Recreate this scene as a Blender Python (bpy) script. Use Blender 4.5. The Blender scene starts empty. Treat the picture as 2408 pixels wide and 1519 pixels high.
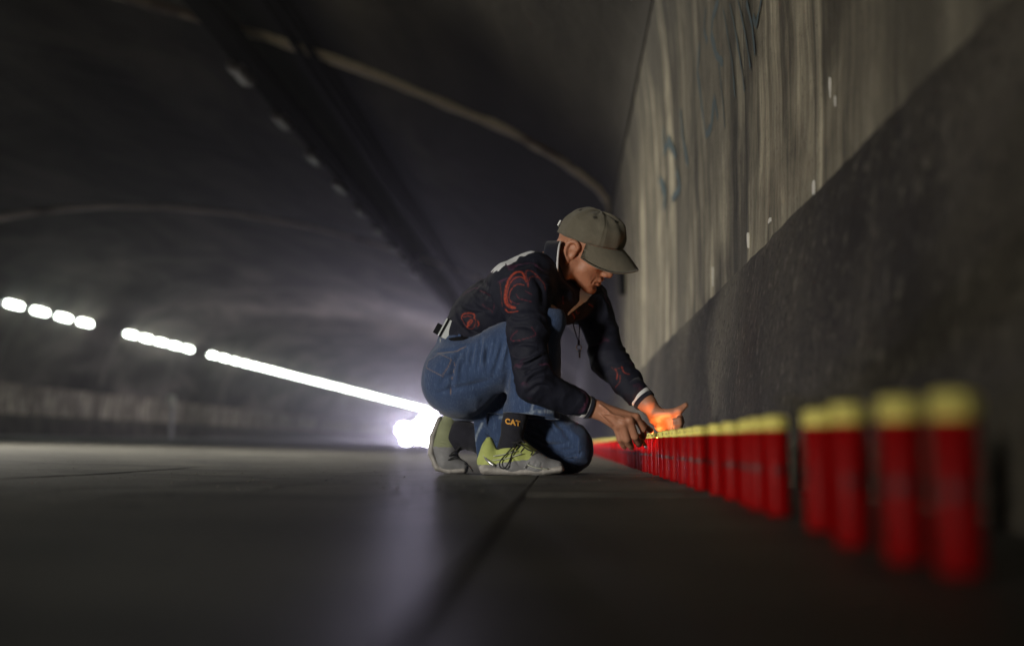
import bpy, math, random
import numpy as np
from mathutils import Vector, Matrix

random.seed(7)
rng = np.random.default_rng(7)
SC = bpy.context.scene
COL = SC.collection
PI = math.pi

# ------------------------------------------------------------------ camera, world, exposure
CAM_H = 0.093                                   # the camera lies almost on the road
F = 2341.0                                      # 35 mm lens in units of a 2408 wide picture
PHI = math.atan(285.5 / F)
PSI = math.atan(124 / F * math.cos(PHI))
RV = np.array([math.cos(PSI), math.sin(PSI), 0.0])
FW = np.array([-math.sin(PSI) * math.cos(PHI), math.cos(PSI) * math.cos(PHI), math.sin(PHI)])
UP = np.cross(RV, FW)
CP = np.array([0, 0, CAM_H])

cd = bpy.data.cameras.new('camera')
cam = bpy.data.objects.new('camera', cd)
COL.objects.link(cam)
cam.matrix_world = Matrix(((RV[0], UP[0], -FW[0], 0), (RV[1], UP[1], -FW[1], 0), (RV[2], UP[2], -FW[2], CAM_H), (0, 0, 0, 1)))
cd.sensor_width = 36.0
cd.lens = F / 2408 * 36
cd.clip_start, cd.clip_end = 0.02, 600
cd.dof.use_dof = True
cd.dof.focus_distance = 3.08
cd.dof.aperture_fstop = 1.15
SC.camera = cam

wd = bpy.data.worlds.new('World')
SC.world = wd
wd.use_nodes = True
wn = wd.node_tree
sky = wn.nodes.new('ShaderNodeTexSky')
sky.sky_type = 'NISHITA'
sky.sun_disc = False
sky.sun_elevation = math.radians(-4)
sky.sun_rotation = math.radians(200)
wn.links.new(sky.outputs[0], wn.nodes['Background'].inputs[0])
wn.nodes['Background'].inputs[1].default_value = 0.02       # night outside the tunnel mouths

SC.view_settings.view_transform = 'Standard'
SC.view_settings.look = 'None'
SC.view_settings.exposure = 0.0
SC.view_settings.gamma = 1.0
SC.view_settings.use_curve_mapping = False
SC.cycles.use_denoising = True
SC.cycles.max_bounces = 8
SC.cycles.volume_bounces = 0
SC.cycles.sample_clamp_indirect = 4.0

LED_STRENGTH = 28.0
KEY_POWER = 22.0
HEAD_POWER = 2300.0


def P(x, y, Y):
    """a point at distance Y down the tunnel, seen at x, y of the 2408 wide photograph"""
    d = FW * F + RV * (x - 1204) - UP * (y - 759.5)
    return d * (Y / d[1]) + CP


def proj(v):
    q = v - CP
    w = q @ FW
    return 1204 + F * (q @ RV) / w, 759.5 - F * (q @ UP) / w


# ------------------------------------------------------------------ object helpers
def tag(o, label=None, cat=None, group=None, kind=None):
    for k, v in (('label', label), ('category', cat), ('group', group), ('kind', kind)):
        if v:
            o[k] = v
    return o


def link(name, me, m=None, parent=None, smooth=False):
    o = bpy.data.objects.new(name, me)
    COL.objects.link(o)
    if m is not None:
        me.materials.append(m)
    if parent is not None:
        o.parent = parent
    if smooth:
        me.polygons.foreach_set('use_smooth', [True] * len(me.polygons))
    return o


def empty(name, loc=(0, 0, 0), rz=0):
    o = bpy.data.objects.new(name, None)
    COL.objects.link(o)
    o.empty_display_size = 0.1
    o.location = loc
    o.rotation_euler = (0, 0, rz)
    return o


def mesh(name, v, f):
    me = bpy.data.meshes.new(name)
    me.from_pydata([tuple(map(float, p)) for p in v], [], [tuple(map(int, q)) for q in f])
    me.update()
    return me


def np_mesh(name, v, q):
    me = bpy.data.meshes.new(name)
    me.vertices.add(len(v))
    me.vertices.foreach_set('co', np.ascontiguousarray(v, np.float32).ravel())
    n = len(q)
    me.loops.add(n * 4)
    me.loops.foreach_set('vertex_index', np.ascontiguousarray(q, np.int32).ravel())
    me.polygons.add(n)
    me.polygons.foreach_set('loop_start', np.arange(0, n * 4, 4, dtype=np.int32))
    me.polygons.foreach_set('use_smooth', np.ones(n, bool))
    me.update(calc_edges=True)
    me.validate()
    return me


class MB:
    def __init__(self):
        self.v, self.f = [], []

    def box(self, c, s, M=None):
        b = len(self.v)
        for dx, dy, dz in ((-1, -1, -1), (1, -1, -1), (1, 1, -1), (-1, 1, -1), (-1, -1, 1), (1, -1, 1), (1, 1, 1), (-1, 1, 1)):
            p = np.array([dx * s[0] / 2, dy * s[1] / 2, dz * s[2] / 2])
            if M is not None:
                p = M @ p
            self.v.append(p + np.array(c))
        self.f += [tuple(b + i for i in q) for q in ((0, 3, 2, 1), (4, 5, 6, 7), (0, 1, 5, 4), (1, 2, 6, 5), (2, 3, 7, 6), (3, 0, 4, 7))]
        return self

    def tube(self, pts, r, n=8, cap=True):
        pts = [np.array(p, float) for p in pts]
        rs = r if hasattr(r, '__len__') else [r] * len(pts)
        b = len(self.v)
        ref = None
        for i, p in enumerate(pts):
            t = pts[min(i + 1, len(pts) - 1)] - pts[max(i - 1, 0)]
            t = t / (np.linalg.norm(t) + 1e-12)
            if ref is None:
                a = np.array([0, 0, 1.0]) if abs(t[2]) < .9 else np.array([1.0, 0, 0])
            else:
                a = ref
            u = a - t * (a @ t)
            u /= np.linalg.norm(u)
            ref = u
            w = np.cross(t, u)
            for k in range(n):
                q = 2 * PI * k / n
                self.v.append(p + rs[i] * (math.cos(q) * u + math.sin(q) * w))
        for i in range(len(pts) - 1):
            for k in range(n):
                k2 = (k + 1) % n
                self.f.append((b + i * n + k, b + i * n + k2, b + (i + 1) * n + k2, b + (i + 1) * n + k))
        if cap:
            self.f.append(tuple(b + k for k in range(n))[::-1])
            self.f.append(tuple(b + (len(pts) - 1) * n + k for k in range(n)))
        return self

    def lathe(self, prof, n=28, c=(0, 0, 0), M=None):
        b = len(self.v)
        for r, z in prof:
            for k in range(n):
                q = 2 * PI * k / n
                p = np.array([r * math.cos(q), r * math.sin(q), z])
                if M is not None:
                    p = M @ p
                self.v.append(p + np.array(c))
        for i in range(len(prof) - 1):
            for k in range(n):
                k2 = (k + 1) % n
                self.f.append((b + i * n + k, b + i * n + k2, b + (i + 1) * n + k2, b + (i + 1) * n + k))
        return self

    def quad(self, a, b_, c, d):
        b = len(self.v)
        self.v += [a, b_, c, d]
        self.f.append((b, b + 1, b + 2, b + 3))
        return self

    def build(self, name, m=None, parent=None, smooth=False):
        return link(name, mesh(name, self.v, self.f), m, parent, smooth)


# ------------------------------------------------------------------ material helpers
class NB:
    """small node builder"""
    def __init__(self, name):
        self.m = bpy.data.materials.new(name)
        self.m.use_nodes = True
        self.t = self.m.node_tree
        self.bsdf = self.t.nodes['Principled BSDF']
        self.out = self.t.nodes['Material Output']

    def n(self, kind, **kw):
        nd = self.t.nodes.new(kind)
        for k, v in kw.items():
            setattr(nd, k, v)
        return nd

    def put(self, sock, v):
        if isinstance(v, bpy.types.NodeSocket):
            self.t.links.new(v, sock)
        else:
            if hasattr(sock.default_value, '__len__') and len(sock.default_value) == 4 and len(v) == 3:
                v = (*v, 1)
            sock.default_value = v

    def coord(self, scale=(1, 1, 1), kind='Object', loc=(0, 0, 0)):
        tc = self.n('ShaderNodeTexCoord')
        mp = self.n('ShaderNodeMapping')
        self.put(mp.inputs['Vector'], tc.outputs[kind])
        mp.inputs['Scale'].default_value = scale
        mp.inputs['Location'].default_value = loc
        return mp.outputs[0]

    def xyz(self):
        tc = self.n('ShaderNodeTexCoord')
        s = self.n('ShaderNodeSeparateXYZ')
        self.put(s.inputs[0], tc.outputs['Object'])
        return s.outputs

    def noise(self, vec, scale=1.0, detail=4.0, rough=.55, dist=0.0, color=False):
        nd = self.n('ShaderNodeTexNoise')
        self.put(nd.inputs['Vector'], vec)
        nd.inputs['Scale'].default_value = scale
        nd.inputs['Detail'].default_value = detail
        nd.inputs['Roughness'].default_value = rough
        nd.inputs['Distortion'].default_value = dist
        return nd.outputs[1 if color else 0]

    def ramp(self, fac, *stops):
        nd = self.n('ShaderNodeValToRGB')
        self.put(nd.inputs[0], fac)
        e = nd.color_ramp.elements
        while len(e) < len(stops):
            e.new(.5)
        for el, (p, c) in zip(e, stops):
            el.position = p
            el.color = (c, c, c, 1) if not hasattr(c, '__len__') else (*c, 1)
        return nd.outputs[0]

    def math(self, op, a, b=0.0, c=None):
        nd = self.n('ShaderNodeMath', operation=op)
        self.put(nd.inputs[0], a)
        self.put(nd.inputs[1], b)
        if c is not None:
            self.put(nd.inputs[2], c)
        return nd.outputs[0]

    def rangemap(self, v, a, b, c=0.0, d=1.0):
        nd = self.n('ShaderNodeMapRange')
        nd.interpolation_type = 'SMOOTHSTEP'
        for s, x in zip(nd.inputs, (v, a, b, c, d)):
            self.put(s, x)
        return nd.outputs[0]

    def mix(self, fac, a, b, mode='MIX'):
        nd = self.n('ShaderNodeMix', data_type='RGBA', blend_type=mode)
        self.put(nd.inputs[0], fac)
        self.put(nd.inputs[6], a)
        self.put(nd.inputs[7], b)
        return nd.outputs[2]

    def bump(self, h, dist=.01, strength=1.0):
        nd = self.n('ShaderNodeBump')
        nd.inputs['Strength'].default_value = strength
        nd.inputs['Distance'].default_value = dist
        self.put(nd.inputs['Height'], h)
        self.put(self.bsdf.inputs['Normal'], nd.outputs[0])
        return nd.outputs[0]

    def set(self, **kw):
        names = dict(color='Base Color', rough='Roughness', metal='Metallic', spec='Specular IOR Level', emis='Emission Color',
                     estr='Emission Strength', sss='Subsurface Weight', trans='Transmission Weight', sheen='Sheen Weight')
        for k, v in kw.items():
            self.put(self.bsdf.inputs[names[k]], v)
        return self


def simple(name, color, rough=.6, vary=.25, scale=30, bump=0.0, metal=0.0, spec=.5):
    b = NB(name)
    nz = b.noise(b.coord(), scale, 4)
    c = b.mix(nz, [x * (1 - vary) for x in color], [min(1, x * (1 + vary)) for x in color])
    b.set(color=c, rough=rough, metal=metal, spec=spec)
    if bump:
        b.bump(b.noise(b.coord(), scale * 3, 3), bump)
    return b.m


def emit(name, color, strength):
    b = NB(name)
    b.set(color=(.8, .8, .8), emis=color, estr=strength)
    return b.m


# ------------------------------------------------------------------ concrete, road, vault materials
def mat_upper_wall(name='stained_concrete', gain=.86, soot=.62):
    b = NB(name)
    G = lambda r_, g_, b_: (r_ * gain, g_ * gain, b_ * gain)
    x, y, z = b.xyz()
    wob = b.noise(b.coord((0, 1.3, .55)), 1.0, 3)
    yw = b.math('ADD', y, b.math('MULTIPLY', b.math('ADD', b.noise(b.coord((0, 1.1, .7), loc=(0, 2, 7)), 1.0, 3), -.5), .38))
    yw = b.math('ADD', yw, b.math('MULTIPLY', b.math('ADD', b.noise(b.coord((0, 5, 2.2)), 1.0, 3), -.5), .07))
    cx_ = b.n('ShaderNodeCombineXYZ')
    b.put(cx_.inputs[1], yw)
    b.put(cx_.inputs[2], z)

    def wv(scale, loc=(0, 0, 0)):
        mp = b.n('ShaderNodeMapping')
        b.put(mp.inputs['Vector'], cx_.outputs[0])
        mp.inputs['Scale'].default_value = scale
        mp.inputs['Location'].default_value = loc
        return mp.outputs[0]
    streak1 = b.noise(wv((0, 4.0, .34)), 1.0, 5, .62, .3)
    streak2 = b.noise(wv((0, 13.0, .9), (0, 3, 1)), 1.0, 4, .6, .3)
    broad = b.noise(b.coord((0, .9, .7)), 1.0, 4, .6)
    blot = b.noise(b.coord((0, 5, 4)), 1.0, 5, .65)
    speck = b.noise(b.coord(), 55.0, 3, .7)
    grain = b.noise(b.coord(), 220.0, 2, .6)
    # lime runs that start below the joint at z = 2.9 and end at uneven heights
    length = b.noise(b.coord((0, 3.4, 0), loc=(0, 9, 0)), 1.0, 4, .7)
    top = b.math('MULTIPLY_ADD', length, 2.8, 1.05)          # z where the clean pale concrete gives way to soot
    sooty = b.rangemap(b.math('SUBTRACT', z, top), -.35, .35)
    mott = b.noise(b.coord((0, 3.2, 2.4), loc=(0, 4, 4)), 1.0, 8, .68, .4)
    s = b.math('ADD', b.math('ADD', b.math('MULTIPLY', streak1, .54), b.math('MULTIPLY', streak2, .24)), b.math('MULTIPLY', mott, .22))
    col = b.ramp(s, (.40, G(.028, .025, .018)), (.47, G(.12, .106, .076)), (.54, G(.30, .268, .193)), (.62, G(.62, .56, .41)))
    col = b.mix(b.rangemap(broad, .42, .68, 0, .75), col, (.105, .094, .07))
    col = b.mix(b.rangemap(blot, .5, .72, 0, .6), col, (.075, .066, .05))
    col = b.mix(b.math('MULTIPLY', sooty, soot), col, (.05, .047, .04))
    col = b.mix(b.rangemap(speck, .58, .72, 0, .55), col, (.06, .055, .045))
    # one dark crack, following a line that wanders with height
    ck = b.math('ABSOLUTE', b.math('SUBTRACT', b.math('ADD', y, b.math('MULTIPLY', wob, .35)), 3.62))
    ck2 = b.math('ABSOLUTE', b.math('SUBTRACT', b.math('ADD', y, b.math('MULTIPLY', wob, .3)), 2.62))
    ckm = b.math('MAXIMUM', b.rangemap(ck, .006, .02, 1, 0), b.rangemap(ck2, .004, .012, .7, 0))
    col = b.mix(b.math('MULTIPLY', ckm, .8), col, (.03, .028, .025))
    b.set(color=col, rough=.82, spec=.25)
    h = b.math('ADD', b.math('MULTIPLY', s, .9), b.math('ADD', b.math('MULTIPLY', speck, .35), b.math('MULTIPLY', grain, .12)))
    b.bump(h, .03, 1.0)
    return b.m


def mat_plinth():
    b = NB('dirty_concrete')
    x, y, z = b.xyz()
    run = b.noise(b.coord((0, 9.0, .35)), 1.0, 4, .65, .3)
    broad = b.noise(b.coord((0, 1.4, 1.2)), 1.0, 4)
    speck = b.noise(b.coord(), 60.0, 3, .7)
    grain = b.noise(b.coord(), 240.0, 2)
    col = b.ramp(broad, (.34, (.022, .019, .0145)), (.5, (.058, .051, .039)), (.68, (.108, .095, .072)))
    col = b.mix(b.rangemap(run, .6, .75, 0, .5), col, (.14, .128, .1))
    col = b.mix(b.rangemap(run, .42, .3, 0, .5), col, (.04, .037, .032))
    col = b.mix(b.rangemap(b.noise(b.coord((1, 1, .6), loc=(3, 3, 3)), 38.0, 4, .7), .54, .68, 0, .65), col, (.17, .155, .12))
    col = b.mix(b.rangemap(speck, .52, .64, 0, .8), col, (.014, .012, .010))
    b.set(color=col, rough=.85, spec=.25)
    b.bump(b.math('ADD', speck, b.math('MULTIPLY', grain, .5)), .012, .9)
    return b.m


def mat_vault():
    b = NB('sooty_vault')
    x, y, z = b.xyz()
    big = b.noise(b.coord((.5, .22, .5)), 1.0, 4, .55, .6)
    run = b.noise(b.coord((.15, 2.2, .15)), 1.0, 4, .6, .3)
    fine = b.noise(b.coord(), 9.0, 4, .65)
    col = b.ramp(big, (.36, (.032, .029, .024)), (.5, (.085, .078, .063)), (.68, (.19, .172, .138)))
    col = b.mix(b.rangemap(run, .55, .72, 0, .4), col, (.2, .19, .16))
    col = b.mix(b.rangemap(fine, .5, .75, 0, .4), col, (.045, .043, .038))
    # soot over the cable run
    edge = b.math('ADD', x, b.math('MULTIPLY', b.math('SUBTRACT', b.noise(b.coord((0, .35, 0)), 1.0, 4), .5), .7))
    soot = b.math('MULTIPLY', b.rangemap(edge, -4.35, -3.95), b.rangemap(edge, -3.0, -2.3, 1, 0))
    col = b.mix(b.math('MULTIPLY', soot, .95), col, (.006, .006, .006))
    spring = b.rangemap(b.math('ADD', x, b.math('MULTIPLY', big, 1.2)), -1.9, -.1)  # soot at the springing, painted darker to cancel the added light's spill
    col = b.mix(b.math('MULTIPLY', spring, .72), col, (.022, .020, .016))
    b.set(color=col, rough=.9, spec=.15)
    b.bump(fine, .03, .5)
    return b.m


def mat_strip():
    b = NB('lime_joint')
    n1 = b.noise(b.coord((.8, .8, .8)), 1.0, 3)
    n2 = b.noise(b.coord(), 14.0, 4, .7)
    col = b.ramp(n1, (.36, (.16, .11, .075)), (.44, (.60, .50, .35)), (.7, (.80, .70, .52)))
    col = b.mix(b.rangemap(n2, .48, .7, 0, .6), col, (.11, .1, .08))
    b.set(color=col, rough=.9, spec=.2)
    return b.m


def mat_road(name, base):
    b = NB(name)
    v = b.coord()
    big = b.noise(b.coord((.35, .9, 1)), 1.0, 4, .6)
    med = b.noise(b.coord((1.2, 6.0, 1)), 1.0, 5, .6, .4)
    grit = b.noise(v, 260.0, 3, .7)
    fine = b.noise(v, 70.0, 4, .7)
    brush = b.noise(b.coord((2.0, 60.0, 1)), 1.0, 3, .6)
    col = b.mix(big, [c * .65 for c in base], [c * 1.45 for c in base])
    col = b.mix(b.rangemap(med, .55, .75, 0, .5), col, [c * .42 for c in base])
    col = b.mix(b.rangemap(fine, .5, .66, 0, .65), col, [c * .4 for c in base])
    col = b.mix(b.rangemap(b.noise(v, 34, 4, .7), .56, .7, 0, .5), col, [c * 2.2 for c in base])
    wear = b.noise(b.coord((1.7, 3.6, 1), loc=(2, 5, 0)), 1.0, 8, .7, .5)
    col = b.mix(b.rangemap(wear, .47, .60, 0, .75), col, [c * .38 for c in base])
    col = b.mix(b.rangemap(wear, .46, .36, 0, .5), col, [c * 1.9 for c in base])
    vor = b.n('ShaderNodeTexVoronoi', feature='DISTANCE_TO_EDGE')
    warp = b.n('ShaderNodeVectorMath', operation='ADD')
    b.put(warp.inputs[0], b.coord((.75, 1.15, 1)))
    wn_ = b.n('ShaderNodeVectorMath', operation='SCALE')
    b.put(wn_.inputs[0], b.noise(v, 3.2, 5, .6, color=True))
    wn_.inputs['Scale'].default_value = .55
    b.put(warp.inputs[1], wn_.outputs[0])
    b.put(vor.inputs['Vector'], warp.outputs[0])
    vor.inputs['Scale'].default_value = 1.0
    some = b.rangemap(b.noise(b.coord((.9, 1.1, 1), loc=(4, 2, 0)), 1.0, 2), .40, .5)
    crack = b.math('MULTIPLY', b.rangemap(vor.outputs['Distance'], .004, .018, 1, 0), some)
    col = b.mix(b.math('MULTIPLY', crack, .85), col, (.012, .011, .01))
    b.set(color=col, spec=.4, rough=b.rangemap(fine, .3, .7, .54, .66))
    h = b.math('ADD', b.math('MULTIPLY', grit, .35), b.math('MULTIPLY', brush, .35))
    h = b.math('SUBTRACT', h, b.math('MULTIPLY', crack, 1.5))
    b.bump(h, .003, .8)
    return b.m


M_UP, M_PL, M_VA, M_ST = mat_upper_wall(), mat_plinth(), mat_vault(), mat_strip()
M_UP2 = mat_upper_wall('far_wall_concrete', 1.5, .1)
M_STD = simple('sooty_joint', (.13, .115, .09), .9, .5, 2)
M_ROAD = mat_road('worn_asphalt', (.085, .082, .07))
M_GUT = mat_road('gutter_concrete', (.08, .074, .062))
M_SEAM = simple('joint_filler', (.06, .056, .05), .95, spec=.1)
M_BLACK = simple('black_steel', (.008, .008, .009), .85, spec=.1)
M_CABLE = simple('black_cable', (.009, .009, .010), .85, spec=.1)
M_FIX = simple('lamp_housing', (.30, .28, .29), .35, .3, 12, metal=.4)
M_GLASS_OFF = simple('unlit_diffuser', (.62, .58, .6), .25, .15, 20)
M_LED = emit('led_diffuser', (.93, 1.0, .9), LED_STRENGTH)
M_LEDH = simple('led_housing', (.25, .26, .26), .4, .2, 10, metal=.6)
M_CHIP = simple('bare_plaster', (.55, .53, .49), .85)
M_PAINT = simple('teal_spray_paint', (.03, .055, .06), .7, .5, 9)
M_POST = simple('post_paint', (.42, .42, .4), .6)

# ------------------------------------------------------------------ the tunnel
Y0, Y1 = -7.0, 175.0


def ysteps():
    ys = list(np.arange(Y0, 0, 1.0)) + list(np.arange(0, 12, .5)) + list(np.arange(12, 40, 2.0)) + list(np.arange(40, Y1 + .1, 7.5))
    return ys


def extrude(name, prof, m, parent=None, flip=False, jitter=0.0, ys=None):
    ys = ys or ysteps()
    v, f = [], []
    n = len(prof)
    for y in ys:
        for (x, z) in prof:
            v.append((x + jitter * math.sin(y * 1.7 + z * 2.3), y, z))
    for j in range(len(ys) - 1):
        for i in range(n - 1):
            q = (j * n + i, j * n + i + 1, (j + 1) * n + i + 1, (j + 1) * n + i)
            f.append(q[::-1] if flip else q)
    return link(name, mesh(name, v, f), m, parent, True)


# road: flat beside the candles, then rising slowly across to the far wall
seam_x = -0.079
road_prof = [(seam_x - .002, -.012), (seam_x - .002, -.001), (seam_x - .004, 0), (-1.0, 0.0)] + [(x, (-1.0 - x) * .0218) for x in (-3, -6, -10, -15, -21.35)]
road = extrude('road', road_prof, M_ROAD, flip=True)
road.data.polygons.foreach_set('use_smooth', [False] * len(road.data.polygons))
tag(road, 'worn grey tunnel road surface with fine cracks and faint shine', kind='structure')
gut = empty('gutter')
tag(gut, 'concrete gutter strip under the candles along the wall', kind='structure')
seams = [-2.2, -.55, 1.9, 3.42, 5.9, 8.9, 11.9, 14.9, 20, 30, 50, 80, 120, Y1]
prev = Y0
for i, s in enumerate(seams):
    w = .006
    a, c = prev + (w if i else 0), s - w
    mb = MB()
    x0, x1, z0, ch = seam_x + .002, .56, -.03, .003
    dz = [0, .0012, -.0008, .0015, 0, .001][i % 6] - .001
    mb.box(((x0 + x1) / 2, (a + c) / 2, (z0 + dz) / 2), (x1 - x0, c - a, dz - z0))
    o = mb.build('slab', M_GUT, gut)
    bv = o.modifiers.new('edge', 'BEVEL')
    bv.width, bv.segments = .003, 2
    prev = s
extrude('joint_bed', [(-.5, -.0125), (.6, -.0125)], M_SEAM, gut, flip=True)

# right wall
wall = empty('tunnel_wall', (0.55, 0, 0))
tag(wall, 'stained concrete tunnel wall with pale drip streaks above a darker plinth, behind the candles', 'wall')


def at_wall(o):
    o.location = -o.parent.location
    return o


pl = [(.485, -.02), (.492, .10), (.515, .30), (.545, .52), (.562, .63), (.575, .662), (.597, .676), (.632, .682)]
YF = list(np.arange(Y0, .4, .8)) + list(np.arange(.4, 9, .07)) + list(np.arange(9, 20, .5)) + list(np.arange(20, 60, 4)) + [80, 110, 140, Y1]
pln = extrude('plinth', pl, M_PL, wall, jitter=.004, ys=YF)
rr_ = random.Random(5)
for j in range(len(YF)):
    dz = .002 * math.sin(YF[j] * 2.1) + .003 * math.sin(YF[j] * 7.7 + 1) + rr_.uniform(-.004, .004)
    for i in range(3, 8):
        vt = pln.data.vertices[j * 8 + i]
        vt.co.z += dz * (i - 2) / 5 * (1 if i < 7 else .5)
        vt.co.x += rr_.uniform(-.003, .003) if i < 7 else 0
at_wall(pln)
upw = [(.630, .66), (.634, .8), (.640, 1.0), (.645, 1.3), (.648, 1.7), (.643, 2.1), (.625, 2.5), (.598, 2.75), (.585, 2.885)]
at_wall(extrude('upper_panel', upw, M_UP, wall, jitter=.003))
at_wall(extrude('recessed_joint', [(.583, 2.885), (.615, 2.888), (.615, 2.918), (.575, 2.92)], M_SEAM, wall))

# chips of bare plaster along the ledge and on the wall
def wall_x(z):
    pr = pl[:6] if z < .662 else upw
    zs = [p[1] for p in pr]
    return float(np.interp(z, zs, [p[0] for p in pr]))


def on_wall(px, py, dx=0.0):
    """the point of the right wall seen at px, py"""
    lo, hi = .5, 30.0
    for _ in range(50):
        md = (lo + hi) / 2
        q = P(px, py, md)
        if q[0] < wall_x(q[2]) - dx:
            lo = md
        else:
            hi = md
    q = P(px, py, lo)
    return np.array([wall_x(q[2]) - dx, q[1], q[2]])


for (px, py, w, h) in ((1912, 441, .035, .045), (1757, 566, .018, .075), (1808, 520, .035, .02), (1675, 650, .022, .09), (1950, 205, .010, .05), (1962, 240, .008, .03)):
    c = on_wall(px, py, .004)
    mb = MB()
    n = 9
    pts = [np.array([0, w * .5 * math.cos(a) * random.uniform(.5, 1.2), h * .5 * math.sin(a) * random.uniform(.6, 1.15)]) for a in [2 * PI * k / n for k in range(n)]]
    b0 = len(mb.v)
    mb.v += [c + p + [0, 0, 0] for p in pts] + [c + p * 1.08 + [.02, 0, 0] for p in pts]
    mb.f.append(tuple(range(n)))
    for k in range(n):
        mb.f.append((k, (k + 1) % n, n + (k + 1) % n, n + k))
    at_wall(mb.build('plaster_chip', M_CHIP, wall))

# spray paint on the wall: wandering thin runs, illegible
def ribbon(mb, pts, w):
    ps = [on_wall(x, y, .0035) for x, y in pts]
    fine = []
    for a, b_ in zip(ps[:-1], ps[1:]):
        for t in np.linspace(0, 1, 5)[:-1]:
            q = a + (b_ - a) * t
            q[0] = wall_x(q[2]) - .0035
            fine.append(q)
    fine.append(ps[-1])
    b0 = len(mb.v)
    for i, q in enumerate(fine):
        t = fine[min(i + 1, len(fine) - 1)] - fine[max(i - 1, 0)]
        nrm = np.array([0, -t[2], t[1]])
        nrm /= np.linalg.norm(nrm) + 1e-9
        ww = w * random.uniform(.45, 1.1)
        mb.v += [q + nrm * ww / 2, q - nrm * ww / 2]
    for i in range(len(fine) - 1):
        a = b0 + 2 * i
        mb.f.append((a, a + 1, a + 3, a + 2))


gr = MB()
for pts, w in (([(1690, 0), (1676, 40), (1672, 80), (1684, 130), (1700, 150)], .05), ([(1700, 20), (1712, 90), (1722, 150), (1728, 230)], .025),
               ([(1716, 10), (1732, 90), (1745, 170), (1750, 215)], .022), ([(1735, 0), (1752, 80), (1764, 160)], .022), ([(1755, 5), (1768, 60), (1775, 130)], .03),
               ([(1645, 100), (1640, 170), (1650, 250), (1660, 320), (1672, 300), (1680, 230), (1688, 280)], .05), ([(1560, 300), (1562, 360), (1572, 330), (1590, 370)], .07),
               ([(1600, 260), (1606, 330), (1618, 390)], .06), ([(1550, 420), (1565, 455), (1560, 490)], .09), ([(1790, 0), (1778, 60), (1770, 40)], .03),
               ([(1590, 400), (1600, 440), (1580, 470)], .07), ([(1690, 150), (1700, 240), (1704, 300)], .018), ([(1660, 20), (1655, 70), (1663, 100)], .04)):
    ribbon(gr, pts, w)
at_wall(gr.build('graffiti', M_PAINT, wall))

# thin dark pipe stub on the wall beyond the man
pr = [on_wall(1462, 640, .03), on_wall(1465, 690, .03)]
mb = MB()
mb.tube([pr[0], pr[1]], .035, 8)
at_wall(mb.build('drain_outlet', M_BLACK, wall))

# vault
VA = [(.575, 2.92), (.56, 3.1), (.45, 3.26), (.3, 3.4), (-.07, 3.66), (-.66, 4.03), (-1.48, 4.40), (-2.53, 4.86), (-3.88, 5.36), (-4.85, 5.66), (-6.2, 6.08),
      (-7.76, 6.48), (-9.67, 6.84), (-11.59, 7.05), (-13.65, 7.1), (-15.3, 7.0), (-16.74, 6.81), (-18.1, 6.38), (-19.3, 5.75), (-20.2, 4.95), (-20.8, 3.8), (-21.1, 2.4)]
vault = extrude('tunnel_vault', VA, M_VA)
tag(vault, 'dark sooty concrete tunnel vault overhead', kind='structure')


def vault_z(x):
    return float(np.interp(-x, [-p[0] for p in VA], [p[1] for p in VA]))


for k in range(10):
    yc = 12.22 + 15.97 * k
    w = (.36, .55)[k == 1]
    v, f = [], []
    pts = []
    for (a, b_) in zip(VA[:-1], VA[1:]):
        for t in np.linspace(0, 1, 5)[:-1]:
            pts.append((a[0] + (b_[0] - a[0]) * t, a[1] + (b_[1] - a[1]) * t))
    cx, cz = -10.3, 2.0
    for (x, z) in pts:
        q = np.array([cx - x, cz - z])
        q = q / np.linalg.norm(q) * .02
        e0, e1 = random.uniform(-.05, .05), random.uniform(-.05, .05)
        v += [(x, yc - w / 2 - .03 + e0, z), (x + q[0], yc - w / 2 + e0, z + q[1]), (x + q[0], yc + w / 2 + e1, z + q[1]), (x, yc + w / 2 + .03 + e1, z)]
    for i in range(len(pts) - 1):
        for j in range(3):
            f.append((i * 4 + j, i * 4 + j + 1, i * 4 + j + 5, i * 4 + j + 4))
    link('joint_strip', mesh('joint_strip', v, f), M_ST if k < 2 else M_STD, vault, True)

# left wall
wall2 = empty('tunnel_wall', (-21.2, 0, 0))
tag(wall2, 'far tunnel wall with pale streaks under the row of white lights', 'wall')
at_wall(extrude('plinth', [(-21.0, .42), (-21.05, 1.0), (-21.1, 1.24), (-21.25, 1.27)], M_PL, wall2, flip=True))
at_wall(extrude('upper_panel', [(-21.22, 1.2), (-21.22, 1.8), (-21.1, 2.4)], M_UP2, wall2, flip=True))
post = empty('marker_post', (-20.4, 51.0, .42))
tag(post, 'slim grey marker post in front of the far tunnel wall', 'post')
MB().tube([(0, 0, 0), (0, 0, 1.9)], .09, 8).build('pole', M_POST, post)
MB().box((0, -.1, 1.95), (.42, .03, .5)).build('plate', M_CHIP, post)

# cable tray with unlit lamps under the vault
tray = empty('cable_tray', (-4.0, 0, 0))
tag(tray, 'black cable tray hanging under the dark tunnel vault', 'cable tray')


def under(x, dz):
    return vault_z(x) - dz


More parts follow.
